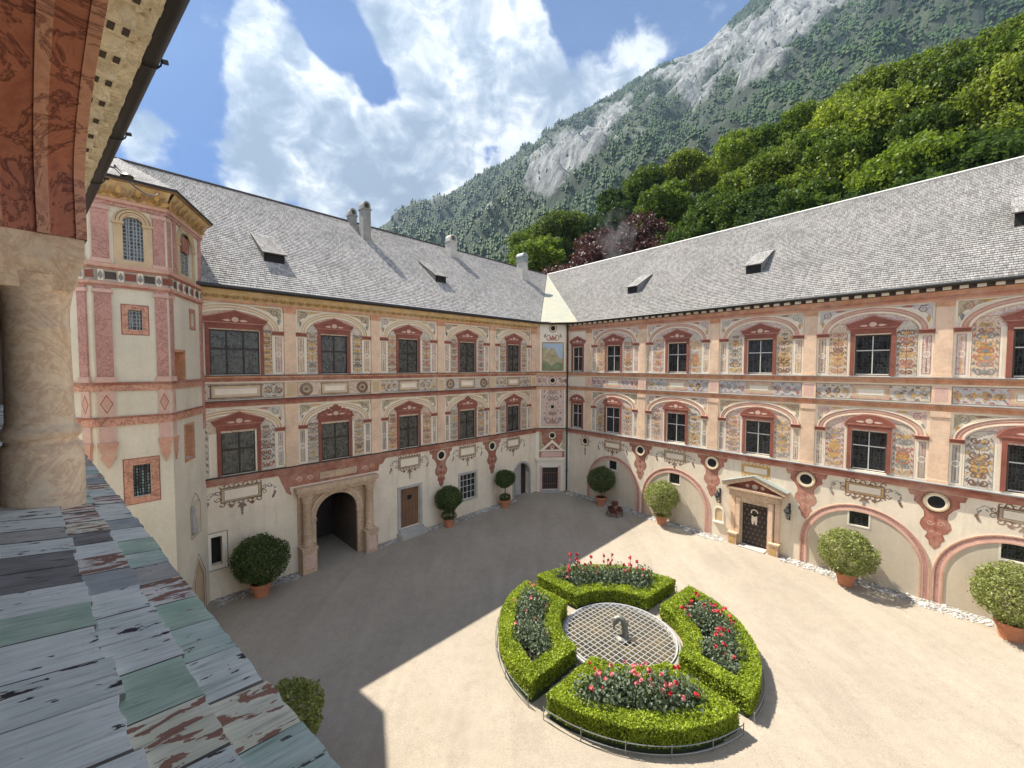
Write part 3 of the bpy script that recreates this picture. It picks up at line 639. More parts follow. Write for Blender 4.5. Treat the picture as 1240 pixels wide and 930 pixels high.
# stone portal
m=MB(); rr=.97; c=14.15; zs=2.05
arc=[(c+rr*math.cos(a*pi/16),zs+rr*math.sin(a*pi/16)) for a in range(17)]
m.ext(FA,[(15.87,-.3),(15.87,3.2),(12.35,3.2),(12.35,-.3),(13.18,-.3)]+[(c-rr,zs)]+arc[::-1][1:]+[(15.12,-.3)],-.02,.06,'portal_stone')
port=m.build('portal',wA,merge=False)
m=MB(); m.ring(FA,c,zs,rr,rr+.22,.06,.13,'portal_stone',20,0,pi); m.ring(FA,c,zs,rr+.22,rr+.27,.06,.15,'peach_stone',20,0,pi)
for sg in(-1,1): m.bx(FA,min(c+sg*rr,c+sg*(rr+.24)),max(c+sg*rr,c+sg*(rr+.24)),.0,.13,-.3,zs,'portal_stone'); m.bx(FA,min(c+sg*(rr-.03),c+sg*(rr+.29)),max(c+sg*(rr-.03),c+sg*(rr+.29)),.0,.17,zs-.12,zs+.02,'portal_stone')
m.build('archivolt',port)
m=MB(); m.bx(FA,12.2,16.0,0,.42,3.38,3.60,'portal_stone'); m.bx(FA,12.3,15.92,0,.32,3.2,3.38,'portal_stone'); m.build('entablature',port)
for x in(15.55,12.65):
    m=MB(); base=FA.pt(x,.3,0); m.lathe(base,[(.23,.95),(.25,1.0),(.20,1.08),(.19,1.6),(.175,2.9),(.21,2.95),(.21,3.0),(.25,3.2)],'portal_stone',18); m.build('column',port,smooth=True)
    m=MB(); m.bx(FA,x-.3,x+.3,0,.58,-.35,.8,'portal_stone'); m.bx(FA,x-.34,x+.34,0,.62,.8,.95,'portal_stone'); m.rect(FA,x-.2,x+.2,0,.65,.583,'pink_light'); m.build('pedestal',port)
m=MB(); m.bx(FA,13.2,14.15,-3.2,-3.1,-.2,3.0,'dark_wood'); m.bx(FA,14.15,15.1,-3.7,-3.1,-.2,3.0,'dark_wood'); m.bx(FA,14.5,14.9,-2.2,-2.0,-.2,1.2,'dark_metal'); m.build('door',wA)
# plain door with step
m=MB(); 
for a,b,c_,d in((9.45,9.62,.2,2.55),(10.78,10.95,.2,2.55),(9.62,10.78,2.42,2.55)): m.bx(FA,a,b,0,.05,c_,d,'grey_stone')
m.bx(FA,9.62,10.78,-.16,-.1,.28,2.42,'door_wood')
for i in range(1,6): m.bx(FA,9.62+i*.193-.006,9.62+i*.193+.006,-.1,-.093,.3,2.4,'dark_wood')
m.bx(FA,10.05,10.3,-.1,-.08,1.75,1.98,'dark_void')
d=m.build('door',wA,label='plain brown plank door with grey stone frame')
m=MB(); m.tube([FA.pt(9.75,-.09,1.2),FA.pt(9.75,-.02,1.2),FA.pt(9.85,-.02,1.2)],.015,'dark_metal',6); m.build('handle',d)
m=MB(); m.bx(FA,9.4,11.0,0,.55,-.3,.1,'grey_stone'); m.bx(FA,9.5,10.9,0,.28,.1,.26,'grey_stone'); m.build('step',wA)
# ground windows A
m=MB()
for a,b,c_,d_ in((5.43,5.58,.78,2.56),(6.78,6.93,.78,2.56),(5.58,6.78,2.42,2.56),(5.58,6.78,.78,.9)): m.bx(FA,a,b,0,.04,c_,d_,'grey_stone')
w_=m.build('window',wA,label='ground floor window with grey stone frame')
m=MB(); m.rect(FA,5.58,6.78,.9,2.42,-.12,'leaded_dark'); m.build('glass',w_)
m=MB()
for i in range(1,4): m.bx(FA,5.58+i*.3-.012,5.58+i*.3+.012,-.11,-.08,.9,2.42,'pale_frame')
for i in range(1,4): m.bx(FA,5.58,6.78,-.11,-.085,.9+i*.38-.012,.9+i*.38+.012,'pale_frame')
m.build('glazing_bar',w_)
m=MB()
for a,b,c_,d_ in((18.5,18.66,.95,2.4),(19.02,19.15,.95,2.4),(18.66,19.02,2.25,2.4),(18.66,19.02,.95,1.1)): m.bx(FA,a,b,0,.03,c_,d_,'white_plaster')
m.frame(FA,18.47,19.18,.92,2.43,.02,.0315,'dark_line'); m.build('window',wA)
# arched side door A near corner
m=MB(); c=1.43; rr=.77; zs=1.53
arc=[(c+rr*math.cos(a*pi/14),zs+rr*math.sin(a*pi/14)) for a in range(15)]
m.poly(FA,[(2.2,2.3),(.66,2.3)]+[(c-rr,zs)]+arc[::-1][1:],.003,'cream_plaster')
m.ring(FA,c,zs,rr,rr+.14,-.3,.05,'grey_stone',16,0,pi)
for sg in(-1,1): m.bx(FA,min(c+sg*rr,c+sg*(rr+.14)),max(c+sg*rr,c+sg*(rr+.14)),-.05,.05,-.2,zs,'grey_stone')
fr_=m.build('door',wA,label='arched door with grey leaves'); m=MB(); m.bx(FA,c-.3,c+.3,-.4,-.36,-.1,2.2,'grey_stone'); m.bx(FA,c+.34,c+.76,-.4,-.36,-.1,2.2,'dark_wood'); m.bx(FA,c-.76,c-.34,-.4,-.36,-.1,2.2,'dark_wood'); m.build('door_leaf',fr_)
# roof A
cutA=lambda f: lin(-.1,JA,f)
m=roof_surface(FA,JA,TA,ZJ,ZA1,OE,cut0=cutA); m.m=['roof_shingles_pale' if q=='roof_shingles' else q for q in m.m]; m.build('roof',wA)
m=MB(); m.tube([FA.pt(JA,-RW,ZJ+.03),FA.pt(TA,-RW,ZA1+.03)],.07,'dark_line',6); m.build('ridge_cap',wA)
gutter(wA,[FA.pt(-.05,OE+.06,EV+.02),FA.pt(TA-.3,OE+.06,EV+.02)],.085,'dark_metal')
def roofz(side,t,n):
    if side=='A': zr=ZJ+(ZA1-ZJ)*(t-JA)/(TA-JA)
    else: zr=ZJ+(ZB1-ZJ)*(t-JB)/(TB-JB)
    return EV+(zr-EV)*(OE-n)/(RW+OE)
def dormer(wing,fr,side,t,n,w=1.0,h=.55,dep=1.25):
    z=roofz(side,t,n); m=MB(); P=fr.pt; dep*=1.75
    zt=z+h; tb_=roofz(side,t,n-dep*1.6)
    hw=w/2
    m.face([P(t-hw,n,z),P(t+hw,n,z),P(t+hw,n,zt),P(t-hw,n,zt)],'dark_void')
    # top slope meets roof
    nb=n-dep; zb=roofz(side,t,nb)
    for x in(t-hw,t+hw): m.face([P(x,n,z-.05),P(x,n,zt),P(x,nb,zb)],'roof_shingles',[(0,0),(0,.5),(1,.5)])
    x0,x1=t-hw-.08,t+hw+.08
    a=[P(x0,n+.12,zt-.02),P(x1,n+.12,zt-.02),P(x1,nb,zb+.05),P(x0,nb,zb+.05)]
    m.face(a,'roof_shingles',[(x0,0),(x1,0),(x1,1.4),(x0,1.4)])
    b=[p+V((0,0,.05)) for p in a]; m.face(b,'roof_shingles',[(x0,0),(x1,0),(x1,1.4),(x0,1.4)])
    for i in range(4): m.face([a[i],a[(i+1)%4],b[(i+1)%4],b[i]],'dark_line')
    m.build('dormer',wing)
dormer(wA,FA,'A',16.1,-1.7,.85,.40,1.1); dormer(wA,FA,'A',6.35,-2.5,.8,.40,1.1)
def chimney(wing,fr,side,t,n,w,d,h,style,mat='chimney_render'):
    z=roofz(side,t,n); m=MB(); m.bx(fr,t-w/2,t+w/2,n-d/2,n+d/2,z-.9,z+h,mat); zt=z+h
    if style=='arch':
        m.bx(fr,t-w/2-.06,t+w/2+.06,n-d/2-.04,n+d/2+.04,zt-.08,zt,mat)
        # barrel hood open along n
        k=10;ro=w/2;ri=w/2-.1
        for i in range(k):
            a,b=i*pi/k,(i+1)*pi/k; q=[]
            for (r,g) in((ri,a),(ro,a),(ro,b),(ri,b)): q.append((t+r*math.cos(g),zt+.18+r*1.0*math.sin(g)))
            m.hexa([fr.pt(x,n-d/2,zz) for x,zz in q]+[fr.pt(x,n+d/2,zz) for x,zz in q],mat)
        for sg in(-1,1): m.bx(fr,t+sg*(ro-.05)-.05,t+sg*(ro-.05)+.05,n-d/2,n+d/2,zt,zt+.18,mat)
    elif style=='cap':
        m.bx(fr,t-w/2-.07,t+w/2+.07,n-d/2-.07,n+d/2+.07,zt,zt+.10,'copper_green'); k=8
        for i in range(k):
            a,b=i*pi/k,(i+1)*pi/k; q=[(t,zt+.45),(t+(w/2+.05)*math.cos(a),zt+.42+(.38)*math.sin(a)),(t+(w/2+.05)*math.cos(b),zt+.42+.38*math.sin(b))]
            A=[fr.pt(x,n-d/2-.05,zz) for x,zz in q];B=[fr.pt(x,n+d/2+.05,zz) for x,zz in q]; m.face(A,'copper_green');m.face(B,'copper_green');m.face([A[1],A[2],B[2],B[1]],'copper_green')
        m.bx(fr,t-w/2,t+w/2,n-d/2,n+d/2,zt+.1,zt+.45,'copper_green')
    m.build('chimney',wing)
chimney(wA,FA,'A',9.75,-5.9,.50,.58,1.8,'arch'); chimney(wA,FA,'A',9.98,-7.3,.45,.5,.55,'arch'); chimney(wA,FA,'A',2.5,-6.6,.62,.65,1.0,'arch','grey_stone'); chimney(wA,FA,'A',-4.5,-5.7,.66,.7,1.3,'cap','grey_stone')
# ================================================================== WING B
rng=random.Random(11)
wB=thing('palace_wing',tuple(FB.pt(13,-RW,-.1)),'sunlit frescoed palace wing on the right with blind arches and pedimented doorway','building')
winsB=[(.76,.82,2),(3.74,1.05,2),(8.03,1.12,2),(12.25,1.12,2),(16.42,1.14,2),(20.7,1.2,2),(24.9,1.2,2),(29.1,1.2,2)]
pilsB=[1.75,5.85,10.1,14.3,18.45,22.75,27.0]
holes=[(c-w/2,c+w/2,8.64,10.33) for c,w,_ in winsB]+[(c-w/2,c+w/2,4.66,6.34) for c,w,_ in winsB]
holes+=[(11.64,12.84,-.1,2.2,.3)]+[(c-.32,c+.32,2.28,2.86) for c in(3.78,8.0,16.2,20.4,24.7)]
m=MB(); wall_holes(m,FB,0,TB,-.6,12.05,holes,'cream_plaster'); P=FB.pt
m.face([P(0,-2*RW,-.6),P(TB,-2*RW,-.6),P(TB,-2*RW,12),P(0,-2*RW,12)],'cream_plaster'); m.face([P(TB,0,-.6),P(TB,-2*RW,-.6),P(TB,-2*RW,12),P(TB,0,12)],'cream_plaster'); m.face([P(TB,0,12),P(TB,-2*RW,12),P(TB,-RW,ZB1-.02)],'cream_plaster'); m.face([P(0,-.3,-.6),P(0,-2*RW,-.6),P(0,-2*RW,12),P(0,-.3,12)],'cream_plaster')
m.build('wall',wB)
for i,(c,w,k) in enumerate(winsB):
    window(wB,FB,c,w,8.64,10.33,'upper',rng,'B',.14,'tri',2); window(wB,FB,c,w,4.66,6.34,'lower',rng,'B',.13,'arc',2)
storey(wB,FB,'B',1,winsB[1:-1],pilsB,0,TB,rng); storey(wB,FB,'B',0,winsB[1:-1],pilsB,0,TB,rng)
ledges(wB,FB,'B',0,TB,rng,winsB[1:-1],pilsB)
for cx in(10.1,14.3,18.45,22.75):
    m=MB(); console(m,FB,cx,.004,'red_orn','red_paint'); m.build('console_painting',wB); m=MB(); oculus(m,FB,cx,3.87,.36,.004); m.build('oculus',wB)
m=MB(); console(m,FB,5.8,.004,'red_paint'); m.build('console_painting',wB); m=MB(); oculus(m,FB,5.8,3.87,.33,.004); m.build('oculus',wB)
m=MB(); oculus(m,FB,1.5,3.85,.3,.004)
for a in range(8): m.ribbon(FB,spiral(1.5+.42*math.cos(a*pi/4),3.85+.42*math.sin(a*pi/4),.09,1,1,0,7),.035,.004,'brown_orn')
for q in range(3): m.poly(FB,leafp(1.5,3.35-.16*q,-pi/2,.2,.16-.03*q),.004,'brown_orn')
m.build('oculus',wB)
for cx in(3.75,8.0,12.2,16.35,20.6,24.9):
    m=MB(); cartouche(m,FB,cx,3.86,1.3,.5,.004,rng,'brown_orn' if cx!=12.2 else 'ochre_orn',cx!=12.2); m.build('cartouche',wB)
for c,hwid in((3.75,2.02),(8.0,2.05),(16.25,2.1),(20.55,2.1),(24.8,2.1)):
    m=MB(); zs=1.1; rz=3.15-zs; wc={3.75:3.78,8.0:8.0,16.25:16.2,20.55:20.4,24.8:24.7}[c]; ri=hwid-.27
    xs=sorted(set([c-ri+2*ri*i/24 for i in range(25)]+[wc-.32,wc+.32])); zf=lambda x: zs+(rz-.27)*math.sqrt(max(0,1-((x-c)/ri)**2))
    for a,b in zip(xs,xs[1:]):
        if wc-.33<(a+b)/2<wc+.33: m.poly(FB,[(a,-.3),(b,-.3),(b,2.28),(a,2.28)],.004,'beige_plaster'); m.poly(FB,[(a,2.86),(b,2.86),(b,zf(b)),(a,zf(a))],.004,'beige_plaster')
        else: m.poly(FB,[(a,-.3),(b,-.3),(b,zf(b)),(a,zf(a))],.004,'beige_plaster')
    ob=m.build('blind_arch',wB)
    m=MB()
    for r0,r1,nn,mt in((ri,ri+.05,.03,'pink_paint'),(ri+.05,ri+.11,.02,'pink_light'),(ri+.11,ri+.24,.014,'rose_marble'),(ri+.24,ri+.29,.028,'pink_paint')):
        m.ring(FB,c,zs,r0,r1,0,nn,mt,30,0,pi,r0-ri+rz-.27,r1-ri+rz-.27)
        for sg in(-1,1): m.bx(FB,min(c+sg*r0,c+sg*r1),max(c+sg*r0,c+sg*r1),0,nn,-.3,zs,mt)
    m.build('arch_band',ob)
    m=MB(); m.frame(FB,wc-.38,wc+.38,2.22,2.92,.06,.012,'white_plaster'); w_=m.build('window',wB,label='small square window under the blind arch'); m=MB(); m.rect(FB,wc-.32,wc+.32,2.28,2.86,-.12,'leaded_dark'); m.build('glass',w_)
# doorway B
m=MB()
for a,b in((11.38,11.64),(12.84,13.10)): m.bx(FB,a,b,0,.20,-.1,2.46,'portal_stone'); 
m.bx(FB,11.64,12.84,0,.20,2.2,2.46,'portal_stone'); m.bx(FB,11.42,11.6,.2,.23,.5,2.4,'peach_stone'); m.bx(FB,12.88,13.06,.2,.23,.5,2.4,'peach_stone')
pb=m.build('portal',wB)
m=MB(); m.bx(FB,11.1,13.38,0,.26,2.46,2.8,'portal_stone'); m.bx(FB,11.0,13.48,0,.36,2.8,2.9,'portal_stone'); m.build('entablature',pb)
for x0,x1 in((11.12,11.38),(13.10,13.36)): m=MB(); m.bx(FB,x0+.03,x1-.03,0,.14,-.1,2.46,'peach_stone'); m.build('jamb',pb)
for x in(11.33,13.17):
    m=MB(); m.bx(FB,x-.2,x+.2,0,.40,-.15,.50,'portal_stone'); m.bx(FB,x-.23,x+.23,0,.43,.50,.58,'portal_stone'); m.rect(FB,x-.12,x+.12,.02,.4,.4035,'ochre_orn'); m.build('pedestal',pb)
m=MB(); m.ext(FB,[(11.0,2.902),(13.48,2.902),(12.24,3.42)],0,.12,'maroon'); 
for x,r in((12.24,.12),(11.9,.08),(12.58,.08)): m.disc(FB,x,3.06,r,.123,'ivory'); m.ring(FB,x,3.06,r*.4,r*.7,.12,.1245,'grey_orn',10)
for sg in(-1,1):
    q=[(12.24,3.45),(12.24,3.62),(12.24+sg*1.45,3.10),(12.24+sg*1.45,2.95),(12.24+sg*1.24,2.95)]
    m.ext(FB,q,0,.38,'portal_stone'); g=[(12.24,3.625),(12.24,3.66),(12.24+sg*1.47,3.13),(12.24+sg*1.47,3.09)]
    m.ext(FB,g,0,.41,'copper_green')
m.build('pediment',pb)
m=MB(); m.bx(FB,11.64,12.84,-.14,-.08,.0,2.2,'dark_wood')
for i in range(6):
    for j in range(9):
        x=11.74+i*.2+(.1 if j%2 else 0); z=.18+j*.23
        if x<12.8: m.poly(FB,[(x-.08,z),(x,z-.1),(x+.08,z),(x,z+.1)],-.078,'dark_line'); m.disc(FB,x,z,.02,-.0765,'grey_orn',6)
d=m.build('door',pb,label='dark studded wooden door')
m=MB(); m.tube([FB.pt(12.7,-.08,1.0),FB.pt(12.7,-.03,1.0),FB.pt(12.62,-.03,1.0)],.014,'dark_metal',6); m.build('handle',d)
m=MB(); m.bx(FB,11.66,12.82,-.05,.5,-.1,.05,'grey_stone'); m.build('step',pb)
wr=thing('door_wreath',tuple(FB.pt(12.2,-.03,1.55)),'pale ribbon wreath hanging on the dark studded door','wreath')
m=MB()
k=16
for i in range(k):
    a,b=i*2*pi/k,(i+1)*2*pi/k; m.tube([FB.pt(12.2+.15*math.cos(a),-.045,1.72+.15*math.sin(a)),FB.pt(12.2+.15*math.cos(b),-.045,1.72+.15*math.sin(b))],.03,'hedge_core' if 8<i<16 else 'ivory',6)
m.build('ring',wr)
m=MB(); m.ext(FB,[(12.08,1.58),(12.2,1.5),(12.32,1.58),(12.33,1.3),(12.3,1.12),(12.24,1.14),(12.2,1.36),(12.16,1.14),(12.1,1.12),(12.07,1.3)],-.06,-.03,'ivory'); m.build('ribbon',wr)
# niche
m=MB(); m.rect(FB,10.32,10.70,.86,1.35,.004,'arch_tan'); m.ring(FB,10.51,1.35,.0,.19,.003,.004,'arch_tan',12,0,pi); m.ring(FB,10.51,1.35,.19,.25,.0,.03,'white_plaster',12,0,pi)
for a,b in((10.26,10.32),(10.70,10.76)): m.bx(FB,a,b,0,.03,.8,1.35,'white_plaster')
m.bx(FB,10.24,10.78,0,.1,.74,.82,'white_plaster'); m.build('wall_niche',wB)
cutB=lambda f: lin(.9,JB,f)
m=roof_surface(FB,JB,TB,ZJ,ZB1,OE-.04,cut0=cutB); m.build('roof',wB)
m=MB(); m.tube([FB.pt(JB,-RW,ZJ+.03),FB.pt(TB,-RW,ZB1+.03)],.07,'pale_frame',6); m.build('ridge_cap',wB)
gutter(wB,[FB.pt(.05,OE+.0,EV+.0),FB.pt(TB-.3,OE+.0,EV+.0)],.07,'dark_metal')
dormer(wB,FB,'B',3.7,-2.1,.75,.42,1.0); dormer(wB,FB,'B',11.1,-2.2,.75,.42,1.0); dormer(wB,FB,'B',20.4,-2.5,.75,.5,1.0)
# ================================================================== CORNER BAY
rng=random.Random(5)
cb=thing('corner_bay',tuple(FK.pt(LK/2,-.5,0)),'narrow angled corner bay with fresco panel and small dark door between the wings','building')
hK=[(.47,1.63,.12,1.76,.3)]
m=MB(); wall_holes(m,FK,0,LK,-.6,12.05,hK,'white_plaster'); m.build('wall',cb)
m=MB(); 
m.bx(FK,0,LK,0,.12,8.585,8.615,'dark_metal'); m.bx(FK,0,LK,0,.11,7.585,7.61,'dark_metal'); m.bx(FK,0,LK,0,.13,4.56,4.60,'dark_metal'); m.build('ledge',cb)
m=MB(); m.bx(FK,0,LK,0,.09,8.38,8.585,'orange_band'); m.bx(FK,0,LK,0,.08,7.42,7.585,'orange_band'); m.bx(FK,0,LK,0,.07,4.34,4.56,'red_paint'); m.build('moulding',cb)
m=MB(); n=.004
for z0,z1 in((8.62,12.0),(4.62,7.4)):
    for a,b in((.02,.28),(LK-.28,LK-.02)): m.rect(FK,a,b,z0,z1,n,'peach_stone'); m.frame(FK,a+.05,b-.05,z0+.1,z1-.1,.015,n+.0015,'arch_rose')
m.rect(FK,.42,2.0,8.68,10.72,n,'gold_dark'); m.rect(FK,.5,1.92,8.76,10.64,n+.0015,'fresco_sky')
hill=[(.5,8.76),(1.92,8.76),(1.92,9.5),(1.6,9.7),(1.35,10.2),(1.1,10.35),(.9,10.1),(.7,10.4),(.5,10.3)]
m.poly(FK,hill,n+.003,'fresco_land'); m.poly(FK,[(.5,8.76),(1.92,8.76),(1.92,9.2),(1.5,9.3),(1.1,9.05),(.8,9.35),(.5,9.4)],n+.0045,'fresco_green')
grotesque(m,FK,.5,1.9,10.75,11.35,n,('grey_orn','brown_orn','red_orn'),rng)
m.rect(FK,.4,2.02,4.7,7.36,n,'fig_rose'); m.frame(FK,.4,2.02,4.7,7.36,.05,n+.0015,'ochre_orn'); grotesque(m,FK,.5,1.92,4.8,5.75,n+.003,('brown_orn','grey_orn','red_orn'),rng); grotesque(m,FK,.5,1.92,6.5,7.3,n+.003,('brown_orn','grey_orn','red_orn'),rng)
for a in range(10): m.ribbon(FK,spiral(1.21+.5*math.cos(a*pi/5),6.12+.42*math.sin(a*pi/5),.11,1,1.2,a,8),.04,n+.003,'red_orn')
m.rect(FK,.05,LK-.05,7.63,8.36,n,'fig_rose'); scrolls(m,FK,.1,.8,7.68,8.32,n+.0015,('red_orn','brown_orn','grey_orn'),rng); scrolls(m,FK,1.6,LK-.1,7.68,8.32,n+.0015,('red_orn','brown_orn','grey_orn'),rng)
# lower painting: red console, pediment, tablet
m.poly(FK,[(.3,4.34),(2.05,4.34),(1.9,3.6),(1.6,3.1),(.75,3.1),(.4,3.6)],n,'red_paint'); m.poly(FK,[(.25,4.3),(.42,4.3),(.5,3.4),(.8,3.0),(.25,3.0)],n+.0015,'olive_panel'); m.poly(FK,[(2.15,4.3),(1.98,4.3),(1.9,3.4),(1.6,3.0),(2.15,3.0)],n+.0015,'olive_panel')
m.poly(FK,[(.35,2.98),(2.05,2.98),(1.2,3.75)],n+.003,'ivory'); m.poly(FK,[(.65,3.03),(1.75,3.03),(1.2,3.5)],n+.0045,'maroon'); m.ring(FK,1.2,3.18,.08,.14,n,n+.006,'ivory',12)
m.rect(FK,.25,2.1,2.45,2.9,n,'red_paint'); m.rect(FK,.42,1.93,2.5,2.86,n+.0015,'pink_light')
m.build('mural',cb)
for cx,cz,r in((1.2,4.05,.27),(1.2,8.0,.26),(1.2,11.7,.26),(1.2,6.12,.2)):
    m=MB(); oculus(m,FK,cx,cz,r,.006); m.build('oculus',cb)
m=MB(); m.bx(FK,.1,.47,0,.12,-.1,2.25,'white_plaster'); m.bx(FK,1.63,2.0,0,.12,-.1,2.25,'white_plaster'); m.bx(FK,.47,1.63,0,.12,1.76,2.25,'white_plaster'); m.bx(FK,.0,2.1,0,.2,2.25,2.4,'white_plaster'); m.bx(FK,.3,.47,.0,.16,-.1,1.9,'pink_light'); m.bx(FK,1.63,1.8,.0,.16,-.1,1.9,'pink_light'); pk=m.build('portal',cb)
m=MB(); m.bx(FK,.47,1.63,-.2,-.15,.12,1.76,'dark_wood')
for i in range(1,8): m.bx(FK,.47+i*.145-.008,.47+i*.145+.008,-.15,-.14,.14,1.74,'door_wood')
for z in(.5,1.3): m.bx(FK,.47,1.63,-.14,-.13,z-.02,z+.02,'door_wood')
m.build('door',pk); m=MB(); m.bx(FK,.4,1.7,.0,.4,-.1,.1,'grey_stone'); m.build('step',pk)
E1=FA.pt(-.1,OE,EV); E2=FB.pt(.9,OE-.04,EV); J=FA.pt(JA,-RW,ZJ)
m=MB(); up=V((0,0,.03)); J1=J+ (FA.pt(JA-.5,-RW,ZJ)-J)*0
nseg=5
for i in range(nseg):
    a,b=i/nseg,(i+1)/nseg; m.face([E1.lerp(E2,a)+up,E1.lerp(E2,b)+up,J+up],'valley_metal')
for i in range(1,nseg): m.tube([E1.lerp(E2,i/nseg)+up,J+up],.012,'valley_metal',4)
m.tube([E1+up,J+up],.03,'dark_line',5); m.tube([E2+up,J+up],.03,'valley_metal',5)
m.build('roof',cb,label='verdigris sheet metal valley roof')
gutter(cb,[FA.pt(-.05,OE+.06,EV+.02),FB.pt(.05,OE,EV)],.085)
m=MB(); m.face([FA.pt(-.05,OE,EV-.01),FB.pt(.05,OE,EV-.01),FB.pt(0,0,EV-.05),FA.pt(0,0,EV-.05)],'dark_line'); m.build('soffit',cb)
dp=thing('downpipe',(FB.pt(-.02,.13,0).x,FB.pt(-.02,.13,0).y,0),'tall dark rainwater downpipe in the inner corner of the courtyard','downpipe')
m=MB(); q=FB.P; 
def pp(t,n,z): return FB.pt(t,n,z)
m.tube([pp(0,.26,11.98),pp(0,.22,11.7),pp(0,.2,11.4),pp(0,.2,0.15),pp(.0,.28,.02)],.055,'dark_metal',8); m.build('pipe',dp,smooth=True)
for z in(1.5,4.2,7.2,10.2): 
    m=MB(); m.lathe(pp(0,.2,z),[(.07,-.03),(.07,.03)],'dark_metal',10); m.tube([pp(0,.2,z),pp(0,.0,z)],.012,'dark_metal',5); m.build('clamp',dp)
# ================================================================== TOWER
rng=random.Random(21)
TV=[(-16.4,11.84),(-12.07,11.84),(-10.90,13.10),(-11.85,15.75),(-14.6,17.9)]
tw=thing('stair_tower',(-13.5,14.0,-.2),'polygonal cream stair tower with pink painted pilasters in the left corner','tower')
TF=[]
for a,b in zip(TV,TV[1:]):
    a=V((*a,0));b=V((*b,0)); d=(b-a).normalized(); TF.append((Fr(a,d,(d.y,-d.x,0)),(b-a).length))
F1,F2,F3,F4=[x[0] for x in TF]; L1,L2,L3,L4=[x[1] for x in TF]
TZ=14.42
hs={0:[],1:[(.72,1.18,12.15,13.45),(.77,1.09,10.08,10.68),(.75,1.16,4.97,5.95)],2:[(.95,2.0,12.12,13.6),(1.74,2.02,10.4,10.9),(.2,1.05,8.45,9.45,.35),(.95,1.65,5.75,6.9,.35),(1.25,2.05,2.9,4.1,.3)],3:[]}
m=MB()
for i,(f,L) in enumerate(TF): wall_holes(m,f,0,L,-.8,TZ,hs[i],'tower_plaster',.14)
m.build('wall',tw)
for i,(f,L) in enumerate(TF[:3]):
    # string courses
    for z0,z1,mt,n in((13.68,13.78,'rose_marble',.06),(13.78,13.88,'pink_paint',.1),(11.86,11.97,'pink_paint',.1),(11.80,11.86,'red_orn',.06),(11.45,11.80,'grey_panel',.02),(11.36,11.45,'pink_paint',.07),(11.30,11.36,'red_orn',.05),(8.42,8.5,'red_paint',.06),(8.24,8.42,'red_marble_light',.04),(7.42,7.48,'red_paint',.06),(7.2,7.42,'red_marble_light',.04)):
        m=MB(); m.bx(f,-n*.4,L+n*.4,-.02,n,z0,z1,mt); m.build('string_course',tw)
    k=int(L/.42); m=MB()
    for j in range(k): 
        x=L*(j+.5)/k; m.bx(f,x-.06,x+.06,.02,.05,11.46,11.79,'ivory'); m.poly(f,leafp(x,11.5,pi/2,.25,.12),.052,'grey_orn')
        m.rect(f,x+.09,x+L/k-.09,11.52,11.74,.0215,'maroon' if j%2 else 'dark_line')
    m.build('frieze',tw)
    m=MB()
    prof=[(.06,13.88),(.10,14.02),(.2,14.2),(.30,14.34)]
    for (a,za),(b,zb) in zip(prof,prof[1:]): m.face([f.pt(-a*.4,a,za),f.pt(L+a*.4,a,za),f.pt(L+b*.4,b,zb),f.pt(-b*.4,b,zb)],'gold_band')
    k=int(L/.36)
    for j in range(k):
        x=L*(j+.5)/k
        for q in range(5):
            P_=leafp(x,13.9,pi/2+(q-2)*.6,.42 if q%2==0 else .34,.13); m.face([f.pt(u,.085+max(0,(z-13.88))*.56,z) for u,z in P_],'gold_dark' if q%2 else 'ochre_orn')
        m.disc(f,x+.18,13.98,.06,.12,'olive_panel',8)
    m.build('cornice',tw)
def tpil(f,x0,x1,lower=True):
    m=MB()
    m.bx(f,x0,x1,0,.05,11.97,13.68,'rose_marble'); m.bx(f,x0-.03,x1+.03,0,.07,13.52,13.62,'pink_light'); m.bx(f,x0-.03,x1+.03,0,.07,11.98,12.1,'pink_light')
    m.bx(f,x0,x1,0,.05,8.5,11.3,'rose_marble'); m.bx(f,x0-.04,x1+.04,0,.08,11.12,11.22,'pink_light'); m.bx(f,x0-.04,x1+.04,0,.08,8.5,8.66,'pink_light')
    m.bx(f,x0,x1,0,.045,7.48,8.24,'pink_light'); c=(x0+x1)/2; w=(x1-x0)/2
    m.poly(f,[(c-w*.8,7.86),(c,7.58),(c+w*.8,7.86),(c,8.14)],.047,'maroon'); m.poly(f,[(c-w*.68,7.86),(c,7.62),(c+w*.68,7.86),(c,8.10)],.0485,'pink_paint')
    m.bx(f,x0,x1,0,.045,6.72,7.2,'pink_light')
    for z0,z1,k in((6.62,6.72,1.25),(6.52,6.62,1.05),(6.42,6.52,.92),(6.3,6.42,.8),(6.22,6.3,.9)): m.bx(f,c-w*k,c+w*k,0,.05*k+.03,z0,z1,'pink_paint')
    m.ext(f,[(c-w*.7,6.22),(c-w*.4,6.1),(c,5.95),(c+w*.4,6.1),(c+w*.7,6.22)],0,.06,'pink_paint')
    m.build('pilaster',tw)
tpil(F2,.06,.42); tpil(F2,1.40,1.68); tpil(F1,L1-.36,L1-.12); tpil(F3,.06,.22); 
for q in((L3-.3,L3-.08,8.5,11.3),(L3-.25,L3-.05,11.97,13.68),(.45,.62,11.97,13.68),(L3-.2,L3-.05,6.6,8.4)):
    m=MB(); m.bx(F3,q[0],q[1],0,.05,q[2],q[3],'rose_marble'); m.build('pilaster',tw)
